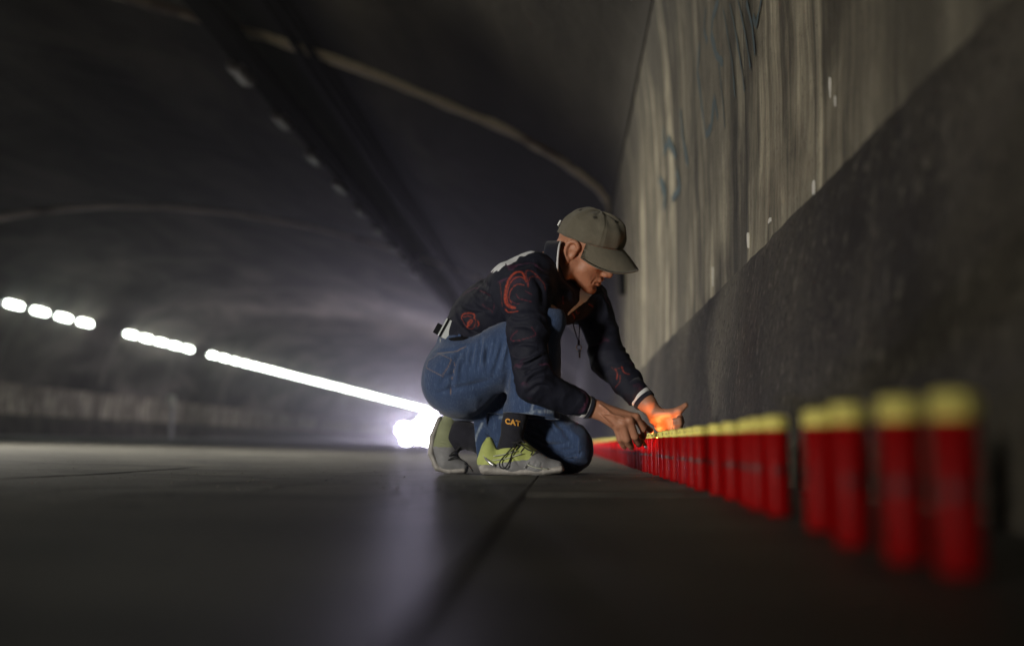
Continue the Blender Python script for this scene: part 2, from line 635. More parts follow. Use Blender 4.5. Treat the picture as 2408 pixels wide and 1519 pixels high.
v = [(-4.36, 5.16), (-3.90, 5.02), (-3.90, 5.12), (-4.36, 5.26), (-4.36, 5.16)]
at_wall(extrude('tray_channel', v, M_BLACK, tray, flip=True))
for i, (x, z) in enumerate(((-4.25, 5.06), (-4.12, 5.03), (-3.98, 4.99))):
    mb = MB()
    mb.tube([(x, y, z + .02 * math.sin(y * .8 + i)) for y in list(np.arange(-6, 60, 1.2)) + [80, 110, 170]], .035, 6)
    at_wall(mb.build('cable', M_CABLE, tray))
mb = MB()
for x in (-3.35, -3.15):
    mb.tube([(x, y, under(x, .1)) for y in (-6, 30, 60, 110, 170)], .04, 6)
at_wall(mb.build('conduit', M_CABLE, tray))


def copy_tree(o, parent=None):
    c = o.copy()
    COL.objects.link(c)
    c.parent = parent
    for ch in list(o.children):
        copy_tree(ch, c)
    return c


proto = empty('ceiling_lamp')
MB().box((0, 0, 0), (.2, .62, .09)).build('housing', M_FIX, proto)
MB().box((0, 0, -.055), (.15, .54, .03)).build('diffuser', M_GLASS_OFF, proto)
ord_ = ['first', 'second', 'third', 'fourth', 'fifth', 'sixth', 'seventh', 'eighth', 'ninth']
for k in range(9):
    o = proto if k == 0 else copy_tree(proto)
    o.location = (-4.3, 12.65 + 1.97 * k, 5.03)
    o.rotation_euler = (0, math.radians(18), 0)
    tag(o, f'{ord_[k]} unlit lamp counted from the top along the black cable tray', 'lamp', 'unlit lamps along the cable tray')

# white LED lights on the far wall
proto = empty('tunnel_light')
MB().box((-.07, 0, 0), (.07, 1.32, .22)).build('housing', M_LEDH, proto)
mb = MB()
mb.tube([(0, -.46, 0), (0, -.44, 0), (0, .44, 0), (0, .46, 0)], [.065, .088, .088, .065], 10)
mb.build('diffuser', M_LED, proto, True)
led_y = [36.6 + 1.8 * k for k in (-1, 0, 1, 2)]
y = 44.6
led_y += [y + 1.75 * k for k in range(5)]
y = 55.4
while y < 146:
    led_y.append(y)
    y += 1.95
led_in = len(led_y)
names4 = ['cut off by the left edge', 'second from the left edge', 'third from the left edge', 'fourth from the left edge, before the first gap']
names5 = ['first after the first gap', 'second after the first gap', 'third after the first gap', 'fourth after the first gap', 'last before the second gap']
for i, y in enumerate(led_y):
    o = proto if i == 0 else copy_tree(proto)
    o.location = (-19.93, y, 5.12)
    o.rotation_euler = (0, math.radians(25), 0)
    if i < 4:
        lb = 'white tunnel light ' + names4[i]
    elif i < 9:
        lb = 'white tunnel light ' + names5[i - 4]
    elif i < led_in:
        lb = 'white tunnel light in the long unbroken run towards the headlights'
    else:
        lb = 'white tunnel light on the far wall before the visible row'
    tag(o, lb, 'light', 'row of white lights on the far wall' if i < led_in else 'white lights beside the camera')

# ------------------------------------------------------------------ the vehicle whose lamps glare behind the man
M_CARP = simple('dark_car_paint', (.03, .032, .036), .3, .2, 5)
M_CARG = simple('car_glass', (.015, .016, .018), .08, .2, 5)
M_TYRE = simple('tyre_rubber', (.014, .014, .014), .85)
M_RIM = simple('rim_alloy', (.35, .35, .36), .35, .1, 20, metal=.8)
M_HEAD = emit('headlamp_glow', (.84, .77, 1.0), 200.0)
CY = 56.0
cl, cr = P(955, 1030, CY), P(1003, 1030, CY)
cxm = (cl[0] + cr[0]) / 2
gz = max(0, (-1.0 - cxm) * .0218)
car = empty('car', (cxm, CY, gz))
tag(car, 'dark car with glaring white headlights behind the kneeling man', 'car')
body = [(-.86, .28), (-.9, .45), (-.9, .72), (-.84, .86), (-.74, .92), (-.62, 1.4), (-.5, 1.46), (.5, 1.46), (.62, 1.4), (.74, .92), (.84, .86), (.9, .72), (.9, .45), (.86, .28)]
v, f = [], []
st = [(0.0, .93, .62), (.12, 1.0, .64), (1.05, 1.0, .68), (1.75, 1.0, 1.0), (3.2, 1.0, 1.0), (3.9, .98, .72), (4.2, .95, .68)]
for (yy, sx, sz) in st:
    for (x, z) in body:
        zz = z if z <= .72 else .72 + (z - .72) * (1.0 if sz > .9 else (sz - .55) * 1.4)
        v.append((x * sx, yy, zz))
n = len(body)
for j in range(len(st) - 1):
    for i in range(n):
        f.append((j * n + i, j * n + (i + 1) % n, (j + 1) * n + (i + 1) % n, (j + 1) * n + i))
f.append(tuple(range(n)))
f.append(tuple((len(st) - 1) * n + i for i in range(n))[::-1])
link('body', mesh('body', v, f), M_CARP, car)
MB().quad((-.68, 1.0, .92), (.68, 1.0, .92), (.55, 1.66, 1.42), (-.55, 1.66, 1.42)).build('windscreen', M_CARG, car)
MB().box((0, -.02, .62), (1.0, .05, .16)).build('grille', M_BLACK, car)
MB().box((0, -.03, .4), (1.7, .1, .14)).build('bumper', M_BLACK, car)
for sx in (-1, 1):
    for yy in (.8, 3.3):
        rot = np.array([[0, 0, 1], [0, 1, 0], [-1, 0, 0]], float)
        wmb = MB().lathe([(.16, -.1), (.3, -.1), (.33, -.06), (.33, .06), (.3, .1), (.16, .1)], 20, M=rot)
        w = wmb.build('wheel', M_TYRE, car, True)
        w.location = (sx * .82, yy, .33)
        MB().lathe([(.001, -.085), (.17, -.085), (.17, .085), (.001, .085)], 16, M=rot).build('rim', M_RIM, w)
face = np.array([[1, 0, 0], [0, 0, 1], [0, 1, 0]], float)
lamps = []
for (px, py, r) in ((955, 1034, .22), (1004, 1034, .22), (948, 1010, .3), (1012, 1008, .3), (1014, 984, .28), (979, 1030, .16), (980, 1008, .3), (996, 990, .24)):  # last discs added between the lamps to merge the glare into one blob
    q = P(px, py, CY - .1)
    loc = q - np.array([cxm, CY, gz])
    hl = MB().lathe([(.001, -.02), (r * .7, -.015), (r, .01), (r * 1.05, .1), (.001, .1)], 16, c=loc, M=face).build('headlight_glare', M_HEAD, car, True)
    lamps.append(q)
for q in lamps[2:4]:
    ld = bpy.data.lights.new('headlight_beam', 'SPOT')
    ld.energy = HEAD_POWER
    ld.color = (.74, .68, 1.0)
    ld.shadow_soft_size = .1
    ld.spot_size = math.radians(14)
    ld.spot_blend = .8
    lo = bpy.data.objects.new('headlight_beam', ld)
    COL.objects.link(lo)
    lo.location = q + np.array([0, -.35, 0])
    dirv = Vector((-.6, 0.5, -1.2)) - lo.location
    lo.rotation_euler = dirv.to_track_quat('-Z', 'Y').to_euler()

# added area lights out of frame, without fittings, for man, wall and road
def added_light(loc, target, power, spread, color=(1.0, .95, .84)):
    kl = bpy.data.lights.new('added_area_light', 'AREA')
    kl.shape, kl.size, kl.size_y = 'RECTANGLE', .5, 1.0
    kl.energy = power
    kl.color = color
    kl.spread = math.radians(spread)
    ko = bpy.data.objects.new('added_area_light', kl)
    COL.objects.link(ko)
    ko.location = loc
    ko.rotation_euler = (Vector(target) - ko.location).to_track_quat('-Z', 'Y').to_euler()


added_light((-4.3, -3.4, .80), (.08, 2.85, .42), KEY_POWER * .80, 36)
added_light((-4.0, 7.2, 4.9), (.7, 7.6, 1.0), KEY_POWER * 4.2, 88)
added_light((-6.6, 7.6, 5.0), (-4.6, 7.8, 0), KEY_POWER * 14, 95)

# ------------------------------------------------------------------ candles
def mat_red():
    b = NB('red_plastic_cup')
    nz = b.noise(b.coord((1, 1, .3)), 60, 3)
    c = b.mix(nz, (.34, .002, .003), (.48, .004, .005))
    b.set(color=c, rough=.42, spec=.14)
    tr = b.n('ShaderNodeBsdfTranslucent')
    b.put(tr.inputs[0], (.62, .008, .006))
    mx = b.n('ShaderNodeMixShader')
    mx.inputs[0].default_value = .5
    b.t.links.new(b.bsdf.outputs[0], mx.inputs[1])
    b.t.links.new(tr.outputs[0], mx.inputs[2])
    b.t.links.new(mx.outputs[0], b.out.inputs[0])
    return b.m


M_RED = mat_red()
M_GOLD = simple('gold_lid', (.88, .77, .20), .38, .15, 60)
M_INK = simple('label_ink', (.035, .004, .005), .5)
M_WAX = simple('red_wax', (.5, .06, .04), .5)
M_FLAME = emit('flame', (1.0, .42, .08), 60.0)
CR, CH = .0168, .130


def cup_mesh():
    mb = MB()
    mb.lathe([(.001, .0005), (CR - .002, .0005), (CR - .0006, .002), (CR, .006), (CR, .108), (CR - .0012, .110), (CR - .0012, .1135),
              (CR - .0022, .1135), (CR - .0022, .004), (.001, .003)], 28)
    return mesh('cup', mb.v, mb.f)


def lid_mesh():
    mb = MB()
    prof = [(CR - .0005, .1125), (CR + .0009, .113), (CR + .0009, .1155), (CR + .0002, .116), (CR + .0002, .1255), (CR - .0006, .1282), (CR - .003, .1300), (CR * .62, .1312), (CR * .6, .1298), (.001, .1298)]
    mb.lathe(prof, 32)
    for k in range(8):                                   # panel ribs
        a = 2 * PI * k / 8
        c, s = math.cos(a), math.sin(a)
        M = np.array([[c, -s, 0], [s, c, 0], [0, 0, 1]])
        mb.box(M @ np.array([CR + .0004, 0, .1217]), (.0012, .0012, .011), M)
    return mesh('lid', mb.v, mb.f)


def emblem_mesh():
    mb = MB()
    for k in range(8):
        a = 2 * PI * (k + .5) / 8
        c, s = math.cos(a), math.sin(a)
        M = np.array([[c, -s, 0], [s, c, 0], [0, 0, 1]])
        o = M @ np.array([CR + .0004, 0, .1217])
        if k % 4 == 0:
            mb.tube([o + M @ np.array([.0003, .003 * math.cos(t), .003 * math.sin(t)]) for t in np.linspace(0, 2 * PI, 13)], .0005, 4, False)
        elif k % 4 == 1:
            for (dy, dz) in ((0, 0), (.0024, 0), (-.0024, 0), (0, .0024), (0, -.0024)):
                mb.box(o + M @ np.array([.0003, dy, dz]), (.0008, .0015, .0015), M)
        elif k % 4 == 2:
            mb.tube([o + M @ np.array([.0003, .0028 * math.cos(t), .0032 * math.sin(t)]) for t in np.linspace(.6 * PI, 1.5 * PI, 9)], .0006, 4, False)
        else:
            mb.box(o + M @ np.array([.0003, 0, -.0005]), (.0008, .0009, .005), M)
            mb.box(o + M @ np.array([.0003, 0, .001]), (.0008, .0036, .0009), M)
    return mesh('emblem', mb.v, mb.f)


def print_mesh():
    """the dark line of print round the middle of the cup: uneven strokes on the plastic"""
    mb = MB()
    r = random.Random(3)
    a = -2.9
    while a < 2.0:
        wd_ = r.uniform(.05, .11)
        z0 = .056 + r.uniform(-.0008, .0008)
        hh = r.uniform(.006, .010)
        R = CR + .0003
        mb.quad((R * math.cos(a), R * math.sin(a), z0), (R * math.cos(a + wd_), R * math.sin(a + wd_), z0), (R * math.cos(a + wd_), R * math.sin(a + wd_), z0 + hh), (R * math.cos(a), R * math.sin(a), z0 + hh))
        a += wd_ + r.uniform(.02, .07)
    return mesh('print', mb.v, mb.f)


ME_CUP, ME_LID, ME_EMB, ME_PRN = cup_mesh(), lid_mesh(), emblem_mesh(), print_mesh()
flame_prof = [(.0004, 0), (.003, .004), (.0034, .008), (.0022, .014), (.0004, .021)]
ME_FLAME = mesh('flame', *(lambda b: (b.v, b.f))(MB().lathe(flame_prof, 10)))
wx = MB().lathe([(CR - .0025, .004), (CR - .0025, .07), (.001, .07)], 20)
ME_WAX = mesh('wax', wx.v, wx.f)


def candle(loc, rz, label, group, lid=True, lit=False):
    c = empty('grave_candle', loc, rz)
    c.rotation_euler[0], c.rotation_euler[1] = random.gauss(0, .009), random.gauss(0, .009)
    tag(c, label, 'candle', group)
    cup = link('cup', ME_CUP if ME_CUP.users == 0 else ME_CUP, None, c)
    cup.data.materials.append(M_RED) if not cup.data.materials else None
    for nm, me, mt, par in (('print', ME_PRN, M_INK, cup), ('wax', ME_WAX, M_WAX, cup)):
        o = link(nm, me, None, par)
        me.materials.append(mt) if not me.materials else None
    if lid:
        l = link('lid', ME_LID, None, c)
        ME_LID.materials.append(M_GOLD) if not ME_LID.materials else None
        e = link('emblem', ME_EMB, None, l)
        ME_EMB.materials.append(M_INK) if not ME_EMB.materials else None
    if lit:
        fl = link('flame', ME_FLAME, None, c)
        ME_FLAME.materials.append(M_FLAME) if not ME_FLAME.materials else None
        fl.location = (0, 0, .082 if lid else .094)
        ld = bpy.data.lights.new('flame_light', 'POINT')
        ld.energy = .35 if lid else 4.0
        ld.color = (1.0, .42, .14) if lid else (1.0, .36, .10)
        ld.shadow_soft_size = .004
        lo = bpy.data.objects.new('flame_light', ld)
        COL.objects.link(lo)
        lo.parent = c
        lo.location = (0, 0, .095 if lid else .104)
    return c


for me in (ME_CUP, ME_LID):
    me.polygons.foreach_set('use_smooth', [True] * len(me.polygons))
near = [(.285, .752), (.272, .828), (.265, .95), (.278, 1.115), (.281, 1.345)] + [(None, y) for y in (1.455, 1.57, 1.72, 1.885, 2.08, 2.245, 2.42, 2.58, 2.74, 2.9)]
ordw = ['nearest', 'second', 'third', 'fourth', 'fifth', 'sixth', 'seventh', 'eighth', 'ninth', 'tenth', 'eleventh', 'twelfth', 'thirteenth', 'fourteenth', 'fifteenth']
G1 = 'red grave candles standing in a row along the wall'
for i, (x, y) in enumerate(near):
    lb = 'nearest and most blurred red candle with gold lid, at the right end of the row' if i == 0 else f'red candle with gold lid, {ordw[i]} of the row counted from the camera'
    candle((x or .281 + random.uniform(-.005, .005), y, 0), random.uniform(0, 6.28), lb, G1)
LITC = (.283, 3.09, 0)
candle(LITC, 1.0, 'open red candle being lit under the cupped hand', G1, lid=False, lit=True)
y = 3.27
while y < 10.5:
    candle((.281 + random.uniform(-.006, .006), y, 0), random.uniform(0, 6.28), 'glowing lit red candle with gold lid in the row beyond the hands', 'lit red grave candles beyond the kneeling man', lit=True)
    y += random.uniform(.13, .18)

# ------------------------------------------------------------------ the kneeling man: signed distance fields turned into meshes
def vnoise(p, seed=0):
    """smooth value noise, p (...,3) -> -1..1"""
    i = np.floor(p).astype(np.int64)
    f = p - i
    f = f * f * (3 - 2 * f)
    out = 0

    def hsh(a, b, c):
        h = (a * 374761393 + b * 668265263 + c * 2147483647 + seed * 974711) & 0xffffffff
        h = ((h ^ (h >> 13)) * 1274126177) & 0xffffffff
        return ((h ^ (h >> 16)) & 0xffff) / 32767.5 - 1.0
    for dx in (0, 1):
        wx_ = f[..., 0] if dx else 1 - f[..., 0]
        for dy in (0, 1):
            wy_ = f[..., 1] if dy else 1 - f[..., 1]
            for dz in (0, 1):
                wz_ = f[..., 2] if dz else 1 - f[..., 2]
                out = out + wx_ * wy_ * wz_ * hsh(i[..., 0] + dx, i[..., 1] + dy, i[..., 2] + dz)
    return out


class SDF:
    def __init__(self, lo, hi, h):
        self.lo = np.array(lo, float)
        self.h = h
        self.n = np.ceil((np.array(hi) - self.lo) / h).astype(int) + 1
        self.d = np.full(self.n, .2, np.float32)

    def region(self, lo, hi):
        a = np.clip(np.floor((lo - self.lo) / self.h).astype(int), 0, self.n)
        b = np.clip(np.ceil((hi - self.lo) / self.h).astype(int) + 1, 0, self.n)
        if np.any(b <= a):
            return None
        ax = [(self.lo[i] + self.h * np.arange(a[i], b[i])).astype(np.float32) for i in range(3)]
        p = np.stack(np.meshgrid(*ax, indexing='ij'), -1)
        return tuple(slice(a[i], b[i]) for i in range(3)), p

    def put(self, sl, v, k, op):
        d = self.d[sl]
        if op == 'u':
            h = np.maximum(k - np.abs(d - v), 0) / k
            self.d[sl] = np.minimum(d, v) - h * h * k * .25
        elif op == 's':
            v = -v
            h = np.maximum(k - np.abs(d - v), 0) / k
            self.d[sl] = np.maximum(d, v) + h * h * k * .25

    def cap(self, a, b, ra, rb=None, k=.015, op='u', sy=1.0, wr=None, axis=None, seed=1):
        """tapered capsule; sy stretches the section along `axis` (default Y); wr = (amplitude, folds per metre, seed)"""
        a, b = np.array(a, float), np.array(b, float)
        rb = ra if rb is None else rb
        m = (max(ra, rb) * max(sy, 1) + k + 2.5 * self.h + (wr[0] if wr else 0))
        rg = self.region(np.minimum(a, b) - m, np.maximum(a, b) + m)
        if rg is None:
            return self
        sl, p = rg
        ba = b - a
        q = p - a.astype(np.float32)
        L2 = max(ba @ ba, 1e-9)
        t = np.clip((q @ ba.astype(np.float32)) / L2, 0, 1)
        r = q - t[..., None] * ba.astype(np.float32)
        if sy != 1.0:
            ax = np.array([0, 1, 0], float) if axis is None else np.array(axis, float) / np.linalg.norm(axis)
            c = r @ ax.astype(np.float32)
            r = r - ((1 - 1 / sy) * c)[..., None] * ax.astype(np.float32)
        v = np.sqrt((r * r).sum(-1)) - (ra + (rb - ra) * t)
        if wr:
            near = np.abs(v) < .05
            pp = p[near]
            L = math.sqrt(L2)
            s = ((pp - a) @ ba) / L
            u = pp * 7.0
            w = vnoise(np.stack([s * wr[1] + 2.2 * vnoise(pp * 9.0, wr[2] + 5), u[:, 0] + u[:, 2] * .6, u[:, 1] + u[:, 2] * .5], -1), wr[2])
            w = 1 - np.abs(w) * 2
            v[near] -= (wr[0] * w).astype(np.float32)
        self.put(sl, v, k, op)
        return self

    def ell(self, c, r, R=None, k=.015, op='u'):
        c, r = np.array(c, float), np.array(r, float)
        m = r.max() + k + 2.5 * self.h
        rg = self.region(c - m, c + m)
        if rg is None:
            return self
        sl, p = rg
        q = p - c.astype(np.float32)
        if R is not None:
            q = q @ R.astype(np.float32)
        k0 = np.sqrt(((q / r) ** 2).sum(-1))
        k1 = np.sqrt(((q / (r * r)) ** 2).sum(-1)) + 1e-9
        v = k0 * (k0 - 1) / k1
        self.put(sl, v.astype(np.float32), k, op)
        return self

    def chain(self, pts, rs, k=.01, **kw):
        for i in range(len(pts) - 1):
            self.cap(pts[i], pts[i + 1], rs[i], rs[i + 1], k, **kw)
        return self

    def cut(self, point, normal, lo, hi, k=.004):
        """remove what lies on the normal's side of the plane, inside the box lo-hi"""
        rg = self.region(np.array(lo), np.array(hi))
        sl, p = rg
        nrm = np.array(normal, float) / np.linalg.norm(normal)
        v = ((p - np.array(point, np.float32)) @ nrm.astype(np.float32))
        self.d[sl] = np.maximum(self.d[sl], v)
        return self

    def noise(self, amp, scale, seed=0, lo=None, hi=None, ridge=False):
        near = np.abs(self.d) < .02
        idx = np.argwhere(near)
        p = self.lo + idx * self.h
        w = vnoise(p * np.array(scale), seed)
        if ridge:
            w = 1 - 2 * np.abs(w)
        self.d[near] -= (amp * w).astype(np.float32)
        return self

    def mesh(self, smooth=1):
        d, h = self.d, self.h
        s = d < 0
        n = self.n
        cnt = np.zeros(n - 1, np.int8)
        for dx in (0, 1):
            for dy in (0, 1):
                for dz in (0, 1):
                    cnt += s[dx:n[0] - 1 + dx, dy:n[1] - 1 + dy, dz:n[2] - 1 + dz]
        act = (cnt > 0) & (cnt < 8)
        c = np.argwhere(act)
        idx = np.full(n - 1, -1, np.int32)
        idx[act] = np.arange(len(c))
        acc = np.zeros((len(c), 3))
        num = np.zeros(len(c))
        cor = [(0, 0, 0), (1, 0, 0), (0, 1, 0), (1, 1, 0), (0, 0, 1), (1, 0, 1), (0, 1, 1), (1, 1, 1)]
        dv = [d[c[:, 0] + o[0], c[:, 1] + o[1], c[:, 2] + o[2]] for o in cor]
        for a in range(8):
            for ax in range(3):
                b = a | (1 << ax)
                if b == a:
                    continue
                m = (dv[a] < 0) != (dv[b] < 0)
                t = dv[a][m] / (dv[a][m] - dv[b][m])
                acc[m] += np.array(cor[a]) + t[:, None] * (np.array(cor[b]) - np.array(cor[a]))
                num[m] += 1
        v = self.lo + h * (c + acc / num[:, None])
        quads = []
        for ax in range(3):
            b_, c_ = (ax + 1) % 3, (ax + 2) % 3
            sl0 = [slice(None)] * 3
            sl1 = [slice(None)] * 3
            sl0[ax], sl1[ax] = slice(0, -1), slice(1, None)
            s0, s1 = s[tuple(sl0)], s[tuple(sl1)]
            e = np.argwhere(s0 != s1)
            ok = (e[:, b_] > 0) & (e[:, c_] > 0) & (e[:, b_] < n[b_] - 1) & (e[:, c_] < n[c_] - 1)
            e = e[ok]
            ins = s0[e[:, 0], e[:, 1], e[:, 2]]
            q = []
            for (o1, o2) in ((-1, -1), (0, -1), (0, 0), (-1, 0)):
                g = e.copy()
                g[:, b_] += o1
                g[:, c_] += o2
                q.append(idx[g[:, 0], g[:, 1], g[:, 2]])
            q = np.stack(q, 1)
            q[~ins] = q[~ins][:, ::-1]
            quads.append(q)
        q = np.concatenate(quads)
        for _ in range(smooth):                              # one light relaxation
            s_ = np.zeros_like(v)
            k_ = np.zeros(len(v))
            for i in range(4):
                a, b = q[:, i], q[:, (i + 1) % 4]
                for ax in range(3):
                    s_[:, ax] += np.bincount(a, v[b, ax], len(v)) + np.bincount(b, v[a, ax], len(v))
                k_ += np.bincount(a, None, len(v)) + np.bincount(b, None, len(v))
            v = v * .5 + .5 * s_ / np.maximum(k_, 1)[:, None]
        return v, q


def normals(v, q):
    a, b, c, d = (v[q[:, i]] for i in range(4))
    fn = np.cross(c - a, d - b)
    out = np.zeros_like(v)
    for i in range(4):
        for ax in range(3):
            out[:, ax] += np.bincount(q[:, i], fn[:, ax], len(v))
    return out / (np.linalg.norm(out, axis=1)[:, None] + 1e-12)


def split(v, q, sel):
    """faces whose corners are all in sel, and the rest, as two meshes"""
    f = sel[q].sum(1) >= 2
    res = []
    for m in (f, ~f):
        qq = q[m]
        u, inv = np.unique(qq, return_inverse=True)
        res.append((v[u], inv.reshape(-1, 4), u))
    return res


def inside(px, py, poly):
    r = np.zeros(len(px), bool)
    n = len(poly)
    for i in range(n):
        (x0, y0), (x1, y1) = poly[i], poly[(i + 1) % n]
        c = ((y0 > py) != (y1 > py))
        with np.errstate(divide='ignore', invalid='ignore'):
            r ^= c & (px < (x1 - x0) * (py - y0) / (y1 - y0 + 1e-12) + x0)
    return r


def stroke(px, py, line, w0, w1=None):
    """soft distance mask of a polyline whose width tapers from w0 to w1"""
    w1 = w0 if w1 is None else w1
    out = np.zeros(len(px))
    n = len(line) - 1
    for i in range(n):
        a, b = np.array(line[i], float), np.array(line[i + 1], float)
        ba = b - a
        t = np.clip(((px - a[0]) * ba[0] + (py - a[1]) * ba[1]) / (ba @ ba), 0, 1)
        dd = np.hypot(px - a[0] - t * ba[0], py - a[1] - t * ba[1])
        w = w0 + (w1 - w0) * (i + t) / n
        out = np.maximum(out, np.clip(1.3 - dd / w, 0, 1))
    return out


def crease(v, n, px, py, mask, lines):
    """press or raise soft folds along lines: (points, width, depth in m; positive sinks)"""
    for L, w, dp in lines:
        m = stroke_soft(px, py, spline(L, 5), w) * mask
        v = v - n * (m * dp * 1.3)[:, None]
    return v


def stroke_soft(px, py, line, w):
    out = np.zeros(len(px))
    nn = len(line) - 1
    for i in range(nn):
        a, b = np.array(line[i], float), np.array(line[i + 1], float)
        ba = b - a
        t = np.clip(((px - a[0]) * ba[0] + (py - a[1]) * ba[1]) / (ba @ ba + 1e-9), 0, 1)
        d2 = (px - a[0] - t * ba[0]) ** 2 + (py - a[1] - t * ba[1]) ** 2
        q = (i + t) / nn
        out = np.maximum(out, np.exp(-d2 / (w * w)) * np.sin(np.clip(q, .04, .96) * PI) ** .5)
    return out


def color_attr(me, rgb):
    at = me.color_attributes.new('print', 'FLOAT_COLOR', 'POINT')
    c = np.ones((len(rgb), 4), np.float32)
    c[:, :3] = rgb
    at.data.foreach_set('color', c.ravel())


def spline(pts, n=6):
    """Catmull-Rom through 2D or 3D points"""
    p = [np.array(q, float) for q in pts]
    p = [2 * p[0] - p[1]] + p + [2 * p[-1] - p[-2]]
    out = []
    for i in range(1, len(p) - 2):
        for t in np.linspace(0, 1, n, endpoint=False):
            a, b, c, d = p[i - 1], p[i], p[i + 1], p[i + 2]
            out.append(.5 * (2 * b + (c - a) * t + (2 * a - 5 * b + 4 * c - d) * t * t + (3 * b - a - 3 * c + d) * t ** 3))
    out.append(p[-2])
    return out


# ---- materials of the man
def mat_skin():
    b = NB('skin')
    v = b.coord()
    n1 = b.noise(v, 14, 4)
    n2 = b.noise(v, 160, 3, .6)
    c = b.mix(n1, (.34, .15, .088), (.45, .215, .135))
    c = b.mix(b.rangemap(n2, .5, .75, 0, .4), c, (.33, .14, .085))
    b.set(color=c, rough=.48, spec=.4, sss=.12)
    b.bsdf.inputs['Subsurface Radius'].default_value = (.012, .004, .002)
    b.bsdf.inputs['Subsurface Scale'].default_value = .5
    b.bump(b.math('ADD', n2, b.math('MULTIPLY', b.noise(v, 420, 2), .4)), .0016, .7)
    return b.m


def mat_jacket():
    b = NB('jacket_print_cloth')
    at = b.n('ShaderNodeVertexColor', layer_name='print')
    v = b.coord()
    nz = b.noise(v, 24, 4)
    base = b.mix(nz, (.008, .009, .017), (.015, .016, .028))
    sw = b.n('ShaderNodeTexWave', wave_type='RINGS')
    sw.inputs['Scale'].default_value = 1.6
    sw.inputs['Distortion'].default_value = 9
    sw.inputs['Detail'].default_value = 3
    sw.inputs['Detail Scale'].default_value = 1.3
    b.put(sw.inputs['Vector'], b.coord((5, 3, 5)))
    thin = b.rangemap(sw.outputs['Fac'], .86, .98)
    patch = b.rangemap(b.noise(v, 9, 3, .5), .52, .66)
    base = b.mix(b.math('MULTIPLY', thin, b.math('MULTIPLY', patch, .5)), base, b.mix(nz, (.16, .03, .04), (.09, .05, .13)))
    thr = b.noise(b.coord((1, 1, 1)), 300, 2, .5)
    sep = b.n('ShaderNodeSeparateColor')
    b.put(sep.inputs[0], at.outputs['Color'])
    streaky = b.rangemap(b.noise(v, 120, 3), .3, .62, .35, 1)
    c = b.mix(b.math('MULTIPLY', b.math('MULTIPLY', sep.outputs[0], streaky), .85), base, (.42, .06, .028))
    c = b.mix(b.math('MULTIPLY', sep.outputs[1], streaky), c, (.2, .03, .05))
    c = b.mix(sep.outputs[2], c, (.62, .63, .66))
    b.set(color=c, rough=.7, spec=.2)
    b.bump(b.math('ADD', thr, b.math('MULTIPLY', b.noise(v, 45, 3), .6)), .0022, .7)
    return b.m


def mat_denim():
    b = NB('blue_denim')
    at = b.n('ShaderNodeVertexColor', layer_name='print')
    v = b.coord()
    n1 = b.noise(v, 6, 4)
    n2 = b.noise(b.coord((60, 60, 14)), 3, 3, .7)
    weave = b.noise(b.coord((1, 1, .25)), 420, 2)
    c = b.mix(n1, (.018, .033, .085), (.052, .09, .19))
    c = b.mix(b.rangemap(n2, .5, .72, 0, .45), c, (.115, .175, .31))
    sep = b.n('ShaderNodeSeparateColor')
    b.put(sep.inputs[0], at.outputs['Color'])
    c = b.mix(b.math('MULTIPLY', sep.outputs[0], .75), c, (.33, .22, .14))           # seams
    c = b.mix(b.math('MULTIPLY', sep.outputs[1], b.rangemap(n2, .3, .6, .3, 1)), c, (.36, .42, .5))           # worn pale edges
    b.set(color=c, rough=.85, spec=.2, sheen=.25)
    b.bump(b.math('ADD', weave, b.math('MULTIPLY', n2, .5)), .0025, .8)
    return b.m


def cloth(name, c, vary=.2, scale=80, rough=.85, bump=.002):
    b = NB(name)
    v = b.coord()
    nz = b.noise(v, scale, 3)
    b.set(color=b.mix(nz, [x * (1 - vary) for x in c], [min(1, x * (1 + vary)) for x in c]), rough=rough, spec=.2, sheen=.12)
    b.bump(b.math('ADD', b.noise(v, 350, 2), b.math('MULTIPLY', b.noise(v, 30, 3), .8)), bump, .7)
    return b.m


M_SKIN, M_JACK, M_DEN = mat_skin(), mat_jacket(), mat_denim()
M_CAPC = cloth('olive_cap_cloth', (.115, .103, .078))
M_NAVY = cloth('navy_knit', (.012, .013, .024))
M_WHITE = cloth('white_knit', (.66, .66, .68), .06)
M_TEE = cloth('white_t_shirt_cloth', (.76, .74, .78), .05)
M_SOCK = cloth('black_sock_knit', (.018, .018, .026))
M_YEL = cloth('neon_yellow_mesh', (.40, .45, .14), .15, 40, .6, .0006)
M_YELF = cloth('glare_washed_yellow_mesh', (.24, .26, .15), .2, 40, .7, .0006)  # rear shoe: same neon, headlight glare put into the colour by muting it
M_GREY = cloth('grey_shoe_overlay', (.22, .22, .23), .3, 40, .5, .0006)
M_SOLE = simple('dirty_midsole', (.36, .34, .32), .75, .35, 50, bump=.002)
M_LACE = simple('black_lace', (.014, .014, .016), .8)
M_SILV2 = simple('pale_trim', (.5, .52, .42), .6, .1, 60)
M_SILV = simple('reflective_trim', (.6, .6, .62), .25, .1, 60, metal=.7)
M_EYEL = simple('eyelet_thread', (.03, .028, .024), .8)
M_EYE = simple('eye', (.55, .5, .47), .15)
M_ORANGE_T = simple('orange_thread', (.62, .3, .05), .8)
M_LIGHTER = simple('orange_lighter_plastic', (.8, .22, .03), .25)
M_STEEL = simple('bright_steel', (.6, .6, .6), .25, .15, 60, metal=.9)
M_BRASS = simple('worn_brass', (.4, .25, .12), .35, .2, 60, metal=.8)
M_PHONE = simple('grey_device_face', (.5, .53, .54), .35, .1, 40)

